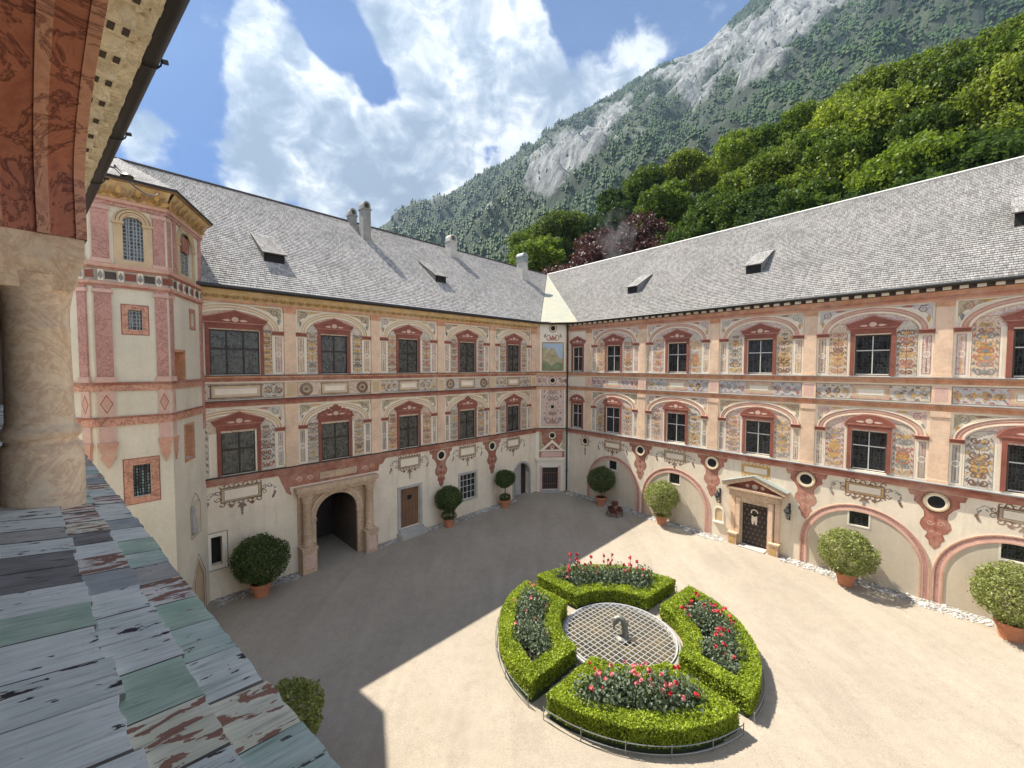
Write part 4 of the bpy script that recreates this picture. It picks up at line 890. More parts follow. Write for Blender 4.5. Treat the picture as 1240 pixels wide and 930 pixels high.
def twin(f,cx,w,z0,z1,arch=False,gl='lattice_glass',fm='red_marble_light',fw=.17,sill=True):
    m=MB(); x0,x1=cx-w/2,cx+w/2
    if arch:
        zs=z1-w/2
        for a,b in((x0-.2,x0),(x1,x1+.2)): m.bx(f,a,b,0,.03,z0-.25,zs,'arch_tan'); m.bx(f,a-.03,b+.03,0,.06,zs-.03,zs+.05,'arch_tan')
        m.bx(f,x0-.2,x1+.2,0,.028,z0-.25,z0,'arch_tan')
        m.poly(f,[(x1,z1),(x0,z1),(x0,zs)]+[(cx+w/2*math.cos(a*pi/12),zs+w/2*math.sin(a*pi/12)) for a in range(12,-1,-1)],.002,'arch_tan')
        for r0,r1,n_,mt in((w/2,w/2+.06,.04,'arch_tan'),(w/2+.06,w/2+.08,.025,'brown_orn'),(w/2+.08,w/2+.14,.045,'arch_tan'),(w/2+.14,w/2+.16,.03,'brown_orn'),(w/2+.16,w/2+.2,.05,'arch_tan')): m.ring(f,cx,zs+.05,r0,r1,0,n_,mt,16,0,pi)
    else:
        for a,b,c_,d_ in((x0-fw,x0,z0-fw,z1+fw),(x1,x1+fw,z0-fw,z1+fw),(x0,x1,z1,z1+fw),(x0,x1,z0-fw,z0)): m.bx(f,a,b,0,.012,c_,d_,fm)
        m.frame(f,x0-fw,x1+fw,z0-fw,z1+fw,.02,.0135,'maroon')
    o=m.build('window',tw); g=MB(); g.rect(f,x0,x1,z0,z1,-.1,gl); g.build('glass',o)
twin(F2,.95,.46,12.15,13.45,True); twin(F2,.93,.32,10.08,10.68,False,'lattice_glass',fw=.155); twin(F2,.955,.41,4.97,5.95,False,'iron_grille',fw=.22)
twin(F3,1.475,1.05,12.12,13.6,True); twin(F3,1.88,.28,10.4,10.9,False,fw=.12)
m=MB(); m.bx(F3,1.35,1.9,-.09,-.03,12.95,13.45,'red_paint'); m.build('shutter',tw)
for c,w,z0,z1 in((.625,.85,8.45,9.45),(1.3,.7,5.75,6.9)):
    m=MB(); 
    for a,b,c_,d_ in((c-w/2-.08,c-w/2,z0-.08,z1+.08),(c+w/2,c+w/2+.08,z0-.08,z1+.08),(c-w/2,c+w/2,z1,z1+.08),(c-w/2,c+w/2,z0-.08,z0)): m.bx(F3,a,b,0,.02,c_,d_,'orange_band')
    m.face([F3.pt(c+w/2-.01,-.001,z0),F3.pt(c+w/2-.01,-.34,z0),F3.pt(c+w/2-.01,-.34,z1),F3.pt(c+w/2-.01,-.001,z1)],'orange_band'); m.rect(F3,c,c+w/2,z0,z1,-.3,'orange_band')
    m.build('embrasure',tw)
m=MB(); c=1.65
m.ribbon(F3,[(1.2,2.85),(1.2,3.95),(1.4,4.2),(1.65,4.4),(1.9,4.2),(2.1,3.95),(2.1,2.85),(1.2,2.85)],.035,.003,'maroon',False); m.rect(F3,1.25,2.05,2.9,4.1,-.2,'white_plaster'); m.lathe(F3.pt(1.65,-.08,2.95),[(.12,0),(.14,.2),(.07,.7),(.1,.85),(.0,1.0)],'grey_stone',8); m.build('niche',tw)
m=MB(); m.ribbon(F3,[(1.2,-.3),(1.2,1.2),(1.8,2.1),(2.4,1.2),(2.4,-.3)],.05,.004,'maroon',False); m.poly(F3,[(1.3,-.3),(1.3,1.2),(1.8,1.95),(2.3,1.2),(2.3,-.3)],.003,'arch_tan'); m.ribbon(F3,[(1.4,-.3),(1.4,1.1),(1.8,1.75),(2.2,1.1),(2.2,-.3)],.05,.006,'brown_orn',False); m.build('gothic_panel',tw)
# tower roof
m=MB(); ap=V((-15.8,16.8,17.3)); ev=[]
def off(i,k):
    p=V((*TV[i],0)); return p
cen=V((-14.2,14.8,0)); E=[]
for i,(x,y) in enumerate(TV):
    p=V((x,y,0)); 
    if i==0: nrm=TF[0][0].n
    elif i==len(TV)-1: nrm=TF[-1][0].n
    else:
        n1,n2=TF[i-1][0].n,TF[i][0].n; nrm=(n1+n2)/(1+n1.dot(n2))
    E.append(p+nrm*.40)
for i in range(len(E)-1):
    a,b=E[i],E[i+1]; za=V((0,0,TZ+.02)); L=(b-a).length
    m.face([a+za,b+za,ap],'roof_shingles',[(0,0),(L,0),(L/2,4.5)])
    m.face([a+V((0,0,TZ-.06)),b+V((0,0,TZ-.06)),b+za,a+za],'dark_metal'); 
    q0,q1=V((*TV[i],TZ-.08)),V((*TV[i+1],TZ-.08)); m.face([a+V((0,0,TZ-.06)),b+V((0,0,TZ-.06)),q1,q0],'gold_dark')
m.build('roof',tw)
m=MB(); m.tube([e+V((0,0,TZ-.0)) for e in E],.035,'dark_metal',6); m.build('gutter',tw)
# ================================================================== ARCADE C (where the photographer stands)
ar=thing('arcade_wing',tuple(FC.pt(2,-1.,-.2)),'arcaded gallery wing with marble column and red marbled arch at the left edge','building')
n0,n1=-.115,.30; PITCH=4.7; S0=3.72; HS=PITCH/2-.20; ZC=10.05; RI=.55; ZI=9.74
bays=[S0-PITCH*1.5,S0-PITCH*.5,S0+PITCH*.5,S0+PITCH*1.5-.0]
m=MB()
ztop=11.15
def azc(x,c): return ZC+RI*math.sqrt(max(0,1-((x-c)/HS)**2))
SEND=13.6
for c in bays:
    a,b=c-PITCH/2,min(c+PITCH/2,SEND)
    xs=[a,c-HS]+[c-HS*math.cos(i*pi/24) for i in range(1,24)]+[c+HS,c+PITCH/2]
    xs=[x for x in xs if x<=SEND]
    for x,y in zip(xs,xs[1:]):
        mid=(x+y)/2
        if abs(mid-c)<HS: zx,zy=azc(x,c),azc(y,c)
        else: zx=zy=ZI
        for nn,mt in((n1,'cream_plaster'),(n0,'cream_plaster')): m.face([FC.pt(x,nn,zx),FC.pt(y,nn,zy),FC.pt(y,nn,ztop),FC.pt(x,nn,ztop)],mt)
m.build('spandrel_wall',ar)
m=MB()
# intrados bands painted as red marble mouldings
bands=[(n0,n0+.07,0,'red_marble'),(n0+.07,n0+.10,.012,'red_marble_light'),(n0+.10,n0+.22,.0,'red_marble'),(n0+.22,n0+.27,.018,'red_marble_light'),(n0+.27,n0+.37,.004,'red_marble'),(n0+.37,n1,.016,'red_marble_light')]
for c in bays:
    xs=[c-HS*math.cos(i*pi/40) for i in range(41)]
    path=[(c-HS,ZI)]+[(x,azc(x,c)) for x in xs]+[(c+HS,ZI)]
    path=[p for p in path if p[0]<=SEND]
    for na,nb,dd,mt in bands:
        for (xa,za),(xb,zb) in zip(path,path[1:]):
            def ins(x,z):
                vx,vz=c-x,(10.0-z); l=math.hypot(vx,vz) or 1; 
                if z<=ZC+.01: return x+(dd if x<c else -dd),z
                return x+dd*vx/l,z+dd*vz/l
            p,q=ins(xa,za),ins(xb,zb)
            m.face([FC.pt(p[0],na,p[1]),FC.pt(q[0],na,q[1]),FC.pt(q[0],nb,q[1]),FC.pt(p[0],nb,p[1])],mt)
            if dd>0:
                for nn in(na,nb): m.face([FC.pt(xa,nn,za),FC.pt(xb,nn,zb),FC.pt(q[0],nn,q[1]),FC.pt(p[0],nn,p[1])],mt)
m.build('arch_soffit',ar)
# outer red archivolt strip and wall above up to the eave
for k,c in enumerate([S0-PITCH,S0,S0+PITCH]):
    m=MB(); ctr=FC.pt(c,.093,0)
    m.lathe(ctr,[(.172,8.02),(.175,8.30),(.174,8.50),(.168,8.525),(.152,8.54),(.150,8.56),(.163,8.575),(.171,8.595),(.171,8.605),(.163,8.625),(.147,8.64),(.142,8.66),(.140,8.75),(.135,9.20),(.138,9.205),(.138,9.225),(.135,9.23),(.138,9.34),(.155,9.45),(.180,9.52)],'col_marble',32)
    m.build('column',ar,smooth=True)
    m=MB(); s=.215
    q0=[(c-s*.8,.13-s*.8),(c+s*.8,.13-s*.8),(c+s*.8,.13+s*.8),(c-s*.8,.13+s*.8)]; 
    def rg(s1,z): return [FC.pt(c+a*s1,.093+b*s1,z) for a,b in((-1,-1),(1,-1),(1,1),(-1,1))]
    R0,R1,R2=rg(.140,9.44),rg(.192,9.60),rg(.198,ZI)
    m.hexa(R0+R1,'col_marble'); m.hexa(R1+R2,'col_marble'); m.build('impost',ar)
# parapet wall
m=MB(); m.bx(FC,-8,SEND,n0-.25,n1-.0,0-.5,7.9,'tower_plaster'); m.build('parapet_wall',ar)
# coping boards
m=MB(); rng=random.Random(4); sl=.24; nE=.43; zE=8.07
names=['board_pale','board_pale','board_pale_worn','board_grey','board_blue','board_green','board_teal','board_cream','board_peeled','board_dark']
rows=[(nE-.0,.19,[1,1,2,3,2,1,2,1,1.6,.6]),(nE-.14,.19,[3,2,2,3,2,1.2,1,1,1,1]),(nE-.285,.36,[5,4,2.5,3,1.5,.7,.5,.7,.4,1.2]),(nE-.60,.3,[4,3,2,3,1,.5,.3,.5,.3,1])]
over={(0,7):'board_green',(0,6):'board_teal'}
for ri_,(nn,ln,wts) in enumerate(rows):
    x=-2.0+.07*ri_; k=0
    while x<12.5:
        w=rng.uniform(.195,.235)
        mt=rng.choices(names,wts)[0]
        SEQ={0:[(.95,'board_teal'),(1.15,'board_green'),(1.38,'board_cream'),(1.58,'board_pale_worn'),(1.8,'board_teal'),(2.0,'board_green'),(2.25,'board_peeled'),(2.45,'board_grey'),(2.65,'board_teal'),(2.85,'board_green'),(3.1,'board_pale')],
             1:[(1.0,'board_pale_worn'),(1.24,'board_cream'),(1.48,'board_green'),(1.7,'board_pale'),(1.95,'board_pale_worn'),(2.15,'board_pale'),(2.4,'board_blue'),(2.6,'board_peeled'),(2.8,'board_pale'),(3.05,'board_dark')],
             2:[(1.9,'board_pale' if k%3 else 'board_pale_worn'),(2.12,'board_green'),(2.35,'board_pale'),(2.6,'board_dark'),(2.85,'board_pale_worn')],3:[]}[ri_]
        for lim,nm_ in SEQ:
            if x+w/2<lim: mt=nm_; break
        a,b=x+.0035,x+w-.0035; na=nn+rng.uniform(-.008,.008); nb=nn-ln-.02; th=.016
        tw_=rng.uniform(-.003,.003)
        def zt(n_,lift): return zE+(nE-n_)*sl+lift
        l0=.030+ri_*.002+rng.uniform(-.003,.003); l1=.004
        # wavy front edge
        kk=6; fr_e=[na+rng.uniform(-.004,.004) for _ in range(kk+1)]; u0=rng.uniform(0,50); v0=rng.uniform(0,50)
        for j in range(kk):
            xa,xb=a+(b-a)*j/kk,a+(b-a)*(j+1)/kk
            ta=l0+tw_*(j/kk*2-1); tb=l0+tw_*((j+1)/kk*2-1)
            m.face([FC.pt(xa,fr_e[j],zt(fr_e[j],ta)),FC.pt(xb,fr_e[j+1],zt(fr_e[j+1],tb)),FC.pt(xb,nb,zt(nb,l1)),FC.pt(xa,nb,zt(nb,l1))],mt,[(u0,v0+xa-a),(u0,v0+xb-a),(u0+ln,v0+xb-a),(u0+ln,v0+xa-a)])
            m.face([FC.pt(xa,fr_e[j],zt(fr_e[j],ta-th)),FC.pt(xb,fr_e[j+1],zt(fr_e[j+1],tb-th)),FC.pt(xb,fr_e[j+1],zt(fr_e[j+1],tb)),FC.pt(xa,fr_e[j],zt(fr_e[j],ta))],mt,[(u0,v0),(u0,v0+.03),(u0+.01,v0+.03),(u0+.01,v0)])
        for xx in(a,b): m.face([FC.pt(xx,na,zt(na,l0-th)),FC.pt(xx,na,zt(na,l0)),FC.pt(xx,nb,zt(nb,l1)),FC.pt(xx,nb,zt(nb,-.01))],'board_dark',[(0,0),(0,.02),(.2,.02),(.2,0)])
        x+=w; k+=1
P=FC.pt
m.face([P(-2,nE-.02,zE-.0),P(12.5,nE-.02,zE-.0),P(12.5,nE-1.0,zE+.235),P(-2,nE-1.0,zE+.235)],'dark_line')
m.face([P(-2,nE-.02,zE-.0),P(12.5,nE-.02,zE-.0),P(12.5,nE-.1,zE-.25),P(-2,nE-.1,zE-.25)],'dark_line')
m.build('coping',ar,label='sloping parapet coping of weathered painted wooden boards')
# parapet wall below coping, gallery interior
m=MB(); m.face([P(-8,nE-1.0,zE+.23),P(SEND,nE-1.0,zE+.23),P(SEND,nE-1.0,7.0),P(-8,nE-1.0,7.0)],'gallery_shade_plaster'); m.bx(FC,-8,SEND,nE-1.0,.1,7.0,7.9,'gallery_shade_plaster')
m.face([P(-8,-.5,7.1),P(SEND,-.5,7.1),P(SEND,-4,7.1),P(-8,-4,7.1)],'gallery_shade_plaster'); m.face([P(-8,-4,7.1),P(SEND,-4,7.1),P(SEND,-4,11.1),P(-8,-4,11.1)],'gallery_shade_plaster'); m.face([P(-8,.3,11.12),P(SEND,.3,11.12),P(SEND,-4,11.12),P(-8,-4,11.12)],'gallery_shade_plaster'); m.face([P(-8,.3,7.1),P(-8,-4,7.1),P(-8,-4,11.1),P(-8,.3,11.1)],'gallery_shade_plaster'); m.face([P(SEND,.3,7.1),P(SEND,-4,7.1),P(SEND,-4,11.1),P(SEND,.3,11.1)],'gallery_shade_plaster')
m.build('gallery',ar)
m=MB()
prof=[(n1,11.15),(n1+.05,11.15),(n1+.05,11.24),(n1+.09,11.26),(n1+.12,11.34),(n1+.20,11.40),(n1+.20,11.44),(n1+.30,11.47),(n1+.36,11.52),(n1+.46,11.56),(n1+.48,11.62)]
for (a,za),(b,zb) in zip(prof,prof[1:]): m.face([P(-8,a,za),P(SEND,a,za),P(SEND,b,zb),P(-8,b,zb)],'cream_carved')
x=-3
while x<SEND:
    m.bx(FC,x,x+.16,n1+.06,n1+.30,11.27,11.44,'cream_carved')
    q=[(n1+.30,11.44),(n1+.42,11.53)]
    for i in range(3): a=n1+.09+.075*i; m.bx(FC,x+.03,x+.115,a,a+.035,11.262,11.272,'dark_line')
    k=6
    for i in range(k):
        t0=x+.18+(.20)*i/k; t1=t0+.2/k; h=.03*math.sin(pi*(i+.5)/k); m.bx(FC,t0,t1,n1+.22,n1+.40+.2*h,11.46-h,11.5,'cream_carved')
    m.bx(FC,x+.02,x+.14,n1+.40,n1+.455,11.52,11.555,'cream_carved')
    for i in range(3): m.bx(FC,x+.2+.05*i,x+.22+.05*i,n1+.33,n1+.38,11.48,11.492,'dark_line')
    x+=.40
m.build('cornice',ar)
GN=.815; GZ=11.70
gutter(ar,[P(-8,GN,GZ),P(-2,GN,GZ),P(2,GN,GZ),P(6,GN,GZ),P(10.6,GN,GZ)],.10)
for s_ in(-.6,1.2,3.0,4.8,6.6,8.4):
    m=MB(); 
    ring=[P(s_,GN+.108*math.cos(a*pi/7),GZ+.108*math.sin(a*pi/7)) for a in range(-7,8)]
    m.tube(ring,.008,'dark_metal',5); m.tube([P(s_,GN+.11,GZ),P(s_,GN+.15,GZ+.01)],.02,'dark_metal',6); m.build('gutter_bracket',ar)
m=MB(); f_=lambda a,b,c_,d_,mt,uv: m.face([a,b,c_,d_],mt,uv)
zr=16.5
for i in range(24):
    f0,f1=i/24,(i+1)/24; na,nb=.76-6.42*f0,.76-6.42*f1; za,zb=11.72+4.8*f0,11.72+4.8*f1
    m.face([P(-9,na,za+.03),P(10.8,na,za+.03),P(10.8,nb,zb),P(-9,nb,zb)],'roof_shingles',[(0,i*.33),(20,i*.33),(20,i*.33+.33),(0,i*.33+.33)])
m.face([P(-9,.76,11.70),P(10.8,.76,11.70),P(10.8,.2,11.62),P(-9,.2,11.62)],'dark_line')
m.face([P(-9,-5.66,16.5),P(10.8,-5.66,16.5),P(10.8,-11,12),P(-9,-11,12)],'roof_shingles',[(0,0),(20,0),(20,6),(0,6)])
m.build('roof',ar)
m=MB(); m.bx(FC,-9,10.8,-10,n0-.26,-.5,7.0,'tower_plaster'); m.build('wall',ar)
sp=thing('floodlight',tuple(P(8.0,.95,11.75)),'small dark floodlight on a curved arm hanging below the gutter near the tower','lamp')
m=MB(); m.tube([P(8.0,.90,11.75),P(7.9,.97,11.72),P(7.6,1.0,11.55),P(7.3,1.0,11.44)],.012,'dark_metal',6); m.build('arm',sp)
m=MB(); c=P(7.22,1.0,11.41); m.lathe(c,[(.0,-.025),(.06,-.02),(.07,.01),(.04,.04),(0,.05)],'dark_metal',10); m.build('lamp_head',sp,smooth=True)
cbl=thing('lightning_cable',tuple(P(7.9,.97,11.75)),'thin dark cable sagging from the gutter down to the tower roof edge','cable')
m=MB(); a=P(7.9,.97,11.75); b_=V((-11.2,13.3,14.5)); m.tube([a.lerp(b_,f)+V((0,0,-.9*f*(1-f))) for f in [x/10 for x in range(11)]],.014,'dark_metal',5); m.build('cable',cbl)
# ================================================================== GROUND
m=MB(); xs=[-3000,-400,-100,-40,-30,-20,-10,0,10,20,30,40,60,150,400,3000]; ys=[-3000,-400,-60,-20,-10,0,10,20,30,40,50,60,400,3000]
for a,b in zip(xs,xs[1:]):
    for c,d in zip(ys,ys[1:]): m.face([(a,c,gz(a,c)),(b,c,gz(b,c)),(b,d,gz(b,d)),(a,d,gz(a,d))],'gravel')
g=m.build('ground',merge=True); tag(g,kind='structure')
# cobble strips along walls
def pebbles(name,fr,segs,seed,nmax=.62):
    rg=np.random.default_rng(seed); pts=[]
    for t0,t1,nn in segs:
        k=int((t1-t0)*nn*150); t=rg.uniform(t0,t1,k); wob=nn*(.88+.12*np.sin(t*2.1)); n=rg.random(k)*wob
        for a,b in zip(t,n): p=fr.pt(a,b+.02,0); pts.append((p.x,p.y,gz(p.x,p.y)))
    ico=bmesh.new(); bmesh.ops.create_icosphere(ico,subdivisions=1,radius=1); vs=np.array([v.co[:] for v in ico.verts]); fs=np.array([[v.index for v in f.verts] for f in ico.faces]); ico.free()
    P_=np.array(pts); n=len(P_); s=rg.uniform(.028,.062,(n,1)); sh=rg.uniform(.6,1.3,(n,3))*np.array([1,1,.6])
    ang=rg.uniform(0,6.3,n); R=np.zeros((n,3,3)); R[:,0,0]=np.cos(ang);R[:,0,1]=-np.sin(ang);R[:,1,0]=np.sin(ang);R[:,1,1]=np.cos(ang);R[:,2,2]=1
    Vv=np.einsum('nij,nkj->nki',R,vs[None]*sh[:,None,:]*s[:,None,:])+P_[:,None,:]+np.array([0,0,.012])
    F=(fs[None]+np.arange(n)[:,None,None]*len(vs)).reshape(-1,3)
    me=bpy.data.meshes.new(name); me.from_pydata(Vv.reshape(-1,3).tolist(),[],F.tolist()); me.materials.append(MATS['pebble'])
    o=bpy.data.objects.new(name,me); col.objects.link(o); tag(o,kind='stuff'); return o
o=pebbles('cobbles',FA,[(2.4,9.3,.62),(11.1,12.2,.6),(16.0,19.0,.7)],1); o['label']='grey cobble strip along the foot of the shaded left wall'; o['category']='cobbles'
o=pebbles('cobbles',FB,[(.3,10.9,.75),(13.5,30,.8)],2); o['label']='grey cobble strip along the foot of the sunlit right wall'; o['category']='cobbles'
# ================================================================== POTTED TREES
def ball_points(rg,n,c,r,zr=1.,shell=.72,bumps=9):
    d=rg.normal(size=(n,3)); d/=np.linalg.norm(d,axis=1)[:,None]
    B=rg.normal(size=(bumps,3)); B/=np.linalg.norm(B,axis=1)[:,None]
    k=np.max(d@B.T,axis=1); B2=rg.normal(size=(60,3)); B2/=np.linalg.norm(B2,axis=1)[:,None]; k2=np.max(d@B2.T,axis=1); rr=r*(.74+.20*k+.22*(np.clip(k2-.86,0,1)/.14))*(shell+(1-shell)*rg.random(n)**.6)*(1+.05*rg.random(n)*(rg.random(n)<.12)*2)
    p=d*rr[:,None]; p[:,2]*=zr
    return p+np.array(c),d
def potted(loc,h,rad,label,leafm,kind='ball',seed=1,potr=.27,poth=.46,nl=3400):
    rg=np.random.default_rng(seed); z0=loc[2]
    o=thing('potted_tree',loc,label,'potted tree','clipped potted trees around the courtyard')
    m=MB(); L=V(loc); m.lathe(L,[(potr*.68,0),(potr*.93,poth*.8),(potr*1.05,poth*.8),(potr*1.08,poth*.86),(potr*1.05,poth),(potr*.92,poth),(potr*.90,poth*.9)],'terracotta',22); m.build('pot',o,smooth=True)
    m=MB(); m.lathe(L,[(potr*.9,poth*.86),(potr*.88,poth*.9)],'soil',16); m.build('soil',o)
    zc=h-rad*.92
    m=MB(); m.tube([L+V((0,0,poth*.85)),L+V((.02,.01,poth+.25)),L+V((-.01,0,zc))],[.045,.035,.03],'bark_passage_shade',8)
    for i in range(5):
        a=i*1.26; m.tube([L+V((0,0,zc-.35)),L+V((.2*math.cos(a),.2*math.sin(a),zc-.05)),L+V((.45*rad*math.cos(a),.45*rad*math.sin(a),zc+.15))],[.02,.015,.008],'bark_passage_shade',5)
    m.build('trunk',o)
    p,d=ball_points(rg,nl,(0,0,zc),rad*.95,rg.uniform(.88,.97),.62,7)
    link('crown',leaf_mesh('crown',p,.10,leafm,rg,d,.42,.8),o)
    if kind=='two':
        p,d=ball_points(rg,1100,(0,0,poth+.16),rad*.55,.6); link('underplanting',leaf_mesh('underplanting',p,.07,leafm,rg,d,.5,.7),o)
    return o
def at(fr,t,n): return gp(fr,t,n)
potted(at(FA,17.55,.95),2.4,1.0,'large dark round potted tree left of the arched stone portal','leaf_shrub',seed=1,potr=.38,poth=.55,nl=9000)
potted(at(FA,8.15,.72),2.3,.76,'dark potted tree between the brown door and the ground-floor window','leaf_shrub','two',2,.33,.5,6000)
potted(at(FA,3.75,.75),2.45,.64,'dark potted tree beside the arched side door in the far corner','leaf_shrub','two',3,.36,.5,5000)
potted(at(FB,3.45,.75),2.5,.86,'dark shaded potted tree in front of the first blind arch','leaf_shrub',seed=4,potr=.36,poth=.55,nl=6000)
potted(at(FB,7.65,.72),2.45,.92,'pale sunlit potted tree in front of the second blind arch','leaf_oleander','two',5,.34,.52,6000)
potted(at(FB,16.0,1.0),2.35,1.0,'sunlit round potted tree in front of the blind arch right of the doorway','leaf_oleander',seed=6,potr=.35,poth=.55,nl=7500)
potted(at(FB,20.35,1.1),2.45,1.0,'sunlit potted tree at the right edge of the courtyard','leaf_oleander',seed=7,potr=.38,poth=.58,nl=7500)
potted((-5.1,8.95,gz(-5.1,8.95)),2.0,.78,'potted shrub seen from above behind the parapet edge, close to the viewer','leaf_oleander',seed=8,potr=.36,poth=.55,nl=6000)
# plant stand
ps=thing('plant_stand',at(FB,5.1,1.6),'black wire stand holding small red-leaved plants beside the first blind arch','plant stand'); L=V(at(FB,5.1,1.6)); m=MB()
for z,r in((.08,.5),(.32,.42),(.5,.30)):
    m.tube([L+V((r*math.cos(a*pi/10),r*math.sin(a*pi/10),z)) for a in range(21)],.012,'dark_metal',5)
for i in range(8): a=i*pi/4; m.tube([L+V((.52*math.cos(a),.52*math.sin(a),0)),L+V((.46*math.cos(a),.46*math.sin(a),.2)),L+V((.30*math.cos(a),.30*math.sin(a),.5))],.012,'dark_metal',5)
for i in range(4): a=i*pi/2; m.tube([L+V((.5*math.cos(a),.5*math.sin(a),.08)),L+V((-.0,0,.09))],.01,'dark_metal',4)
m.build('frame',ps)
rg=np.random.default_rng(9)
pr=[]
for i,(x,y,z) in enumerate([(.3,0,.12),(-.15,.26,.12),(-.15,-.26,.12),(.0,.0,.50)]):
    c=L+V((x,y,z)); m=MB(); m.lathe(c,[(.07,-.04),(.10,.12),(.085,.12)],'terracotta',12); q=m.build('flower_pot',ps); 
    p,d=ball_points(rg,420,(x,y,z+.24),.2,.8,.3); link('leaves',leaf_mesh('leaves',p,.07,'leaf_redplant',rg,d),q)
# lanterns
for t_,lb in((10.55,'left'),(13.70,'right')):
    c=FB.pt(t_,.34,2.28); o=thing('wall_lantern',tuple(FB.pt(t_,0,2.2)),'black iron wall lantern on the %s of the pedimented doorway'%lb,'lantern','lanterns flanking the doorway')
    m=MB(); m.lathe(c,[(.03,-.34),(.14,-.02),(.15,0),(.17,.02),(.06,.18),(.05,.22),(.0,.3)],'dark_metal',6,.3); m.build('lantern_body',o)
    m=MB(); m.lathe(c,[(.052,-.30),(.144,-.045)],'lattice_glass',6,.3); m.build('glass',o)
    m=MB(); m.tube([FB.pt(t_,0,2.0),FB.pt(t_,.12,1.86),FB.pt(t_,.34,1.92)],.015,'dark_metal',6); m.tube([FB.pt(t_,0,2.5),FB.pt(t_,.2,2.62),FB.pt(t_,.34,2.56)],.012,'dark_metal',6); m.bx(FB,t_-.04,t_+.04,0,.02,1.8,2.6,'dark_metal'); m.build('bracket',o)
# ================================================================== FOUNTAIN GARDEN
GC=FA.pt(9.8,12.6,0); GZ0=gz(GC.x,GC.y); GC=V((GC.x,GC.y,GZ0))
R0,R1=2.0,4.05; gaps=[R_(134),R_(39),R_(-55),R_(-136)]
fo=thing('fountain',tuple(GC),'round sunken fountain basin under a white steel grating between the hedges','fountain')
m=MB(); m.lathe(GC,[(1.92,-.02),(1.92,.10),(1.86,.13),(1.76,.13),(1.74,.055)],'grey_stone',48); m.build('basin',fo,smooth=False)
m=MB(); m.lathe(GC,[(1.745,.06),(1.2,.062),(.0,.065)],'basin_moss',40); m.build('basin_floor',fo)
m=MB(); r=1.80; th=math.atan2(-.05,1)
for ang in(R_(38),R_(38)+pi/2):
    d=V((math.cos(ang),math.sin(ang),0)); e=V((-d.y,d.x,0)); k=-10
    while k<=10:
        o_=k*.18; 
        if abs(o_)<r:
            L=math.sqrt(r*r-o_*o_); f=Fr(GC,d,e); zz=.16 if ang<1 else .1635; m.bx(f,-L,L,o_-.008,o_+.008,zz,zz+.02,'white_steel')
        k+=1
m.tube([GC+V((r*math.cos(a*pi/24),r*math.sin(a*pi/24),.17)) for a in range(49)],.025,'white_steel',6)
m.build('grating',fo)
st=thing('fountain_figure',(GC.x-.05,GC.y-.1,GZ0+.17),'curved grey bronze fish figure rising from the centre of the fountain grating','statue')
m=MB(); B=V((GC.x-.05,GC.y-.1,GZ0+.17)); pts=[];rad=[]
for i in range(15):
    f=i/14; a=pi*.93*f; pts.append(B+V((.17*math.cos(a)+.02,-.05+.16*f,.0+.62*max(0,math.sin(a))**.7 if math.sin(a)>0 else .3+.0*f))); rad.append(.085*(1-f)**.6+.028+(.04 if 9<i<13 else 0))
pts[0]=B+V((.22,-.05,-.02)); m.tube(pts,rad,'bronze',12); m.build('fish_body',st,smooth=True)
m=MB()
for q in((.18,-.02,.42,.16),(.02,0,.62,.13)): c=B+V(q[:3]); s=q[3]; m.hexa([c+V((-.02,-.01,-s*.4)),c+V((s*.5,-.01,-s*.2)),c+V((s*.5,.01,-s*.2)),c+V((-.02,.01,-s*.4)),c+V((0,-.006,s*.4)),c+V((s*.9,-.006,s*.5)),c+V((s*.9,.006,s*.5)),c+V((0,.006,s*.4))],'bronze')
m.lathe(B+V((.1,-.04,-.03)),[(.24,0),(.22,.04),(.12,.08),(0,.1)],'bronze',12); m.build('fin',st)
HL=.57
secs=[(gaps[0],gaps[3]+2*pi,'left','in the left quarter, next to the shadow edge'),(gaps[1],gaps[0],'far','in the far quarter, behind the fountain'),(gaps[2],gaps[1],'right','in the right quarter of the round garden'),(gaps[3],gaps[2],'nearest','in the nearest quarter of the round garden')]
def dedge(P_,a0,a1):
    x,y=P_[:,0],P_[:,1]; r=np.hypot(x,y)
    n0=np.array([-math.sin(a0),math.cos(a0)]); n1_=np.array([math.sin(a1),-math.cos(a1)])
    d0=x*n0[0]+y*n0[1]-.27; d1=x*n1_[0]+y*n1_[1]-.27
    return np.minimum(np.minimum(R1-r,r-R0),np.minimum(d0,d1))
rose_pro=[]
rg=np.random.default_rng(33)
for k in range(3):
    p,d=ball_points(rg,520,(0,0,.26),.36,.85,.25,7)
    s,_=ball_points(rg,14,(0,0,.34),.36,.85,.95,7); s=s[s[:,2]>.3]
    rose_pro.append((leaf_mesh('foliage',p,.075,'leaf_rose',rg,d,.6,.9),s))
def flowers(me_name,S,rg,mat,sz=.05):
    pts=[];
    for c in S:
        q=rg.normal(size=(9,3)); q/=np.linalg.norm(q,axis=1)[:,None]; pts.append(c+q*sz*.45)
    return leaf_mesh(me_name,np.concatenate(pts),sz*1.2,mat,rg,None,.9)
WORDS=['first','second','third','fourth','fifth','sixth','seventh','eighth','ninth','tenth','eleventh','twelfth','thirteenth','fourteenth','fifteenth','sixteenth']
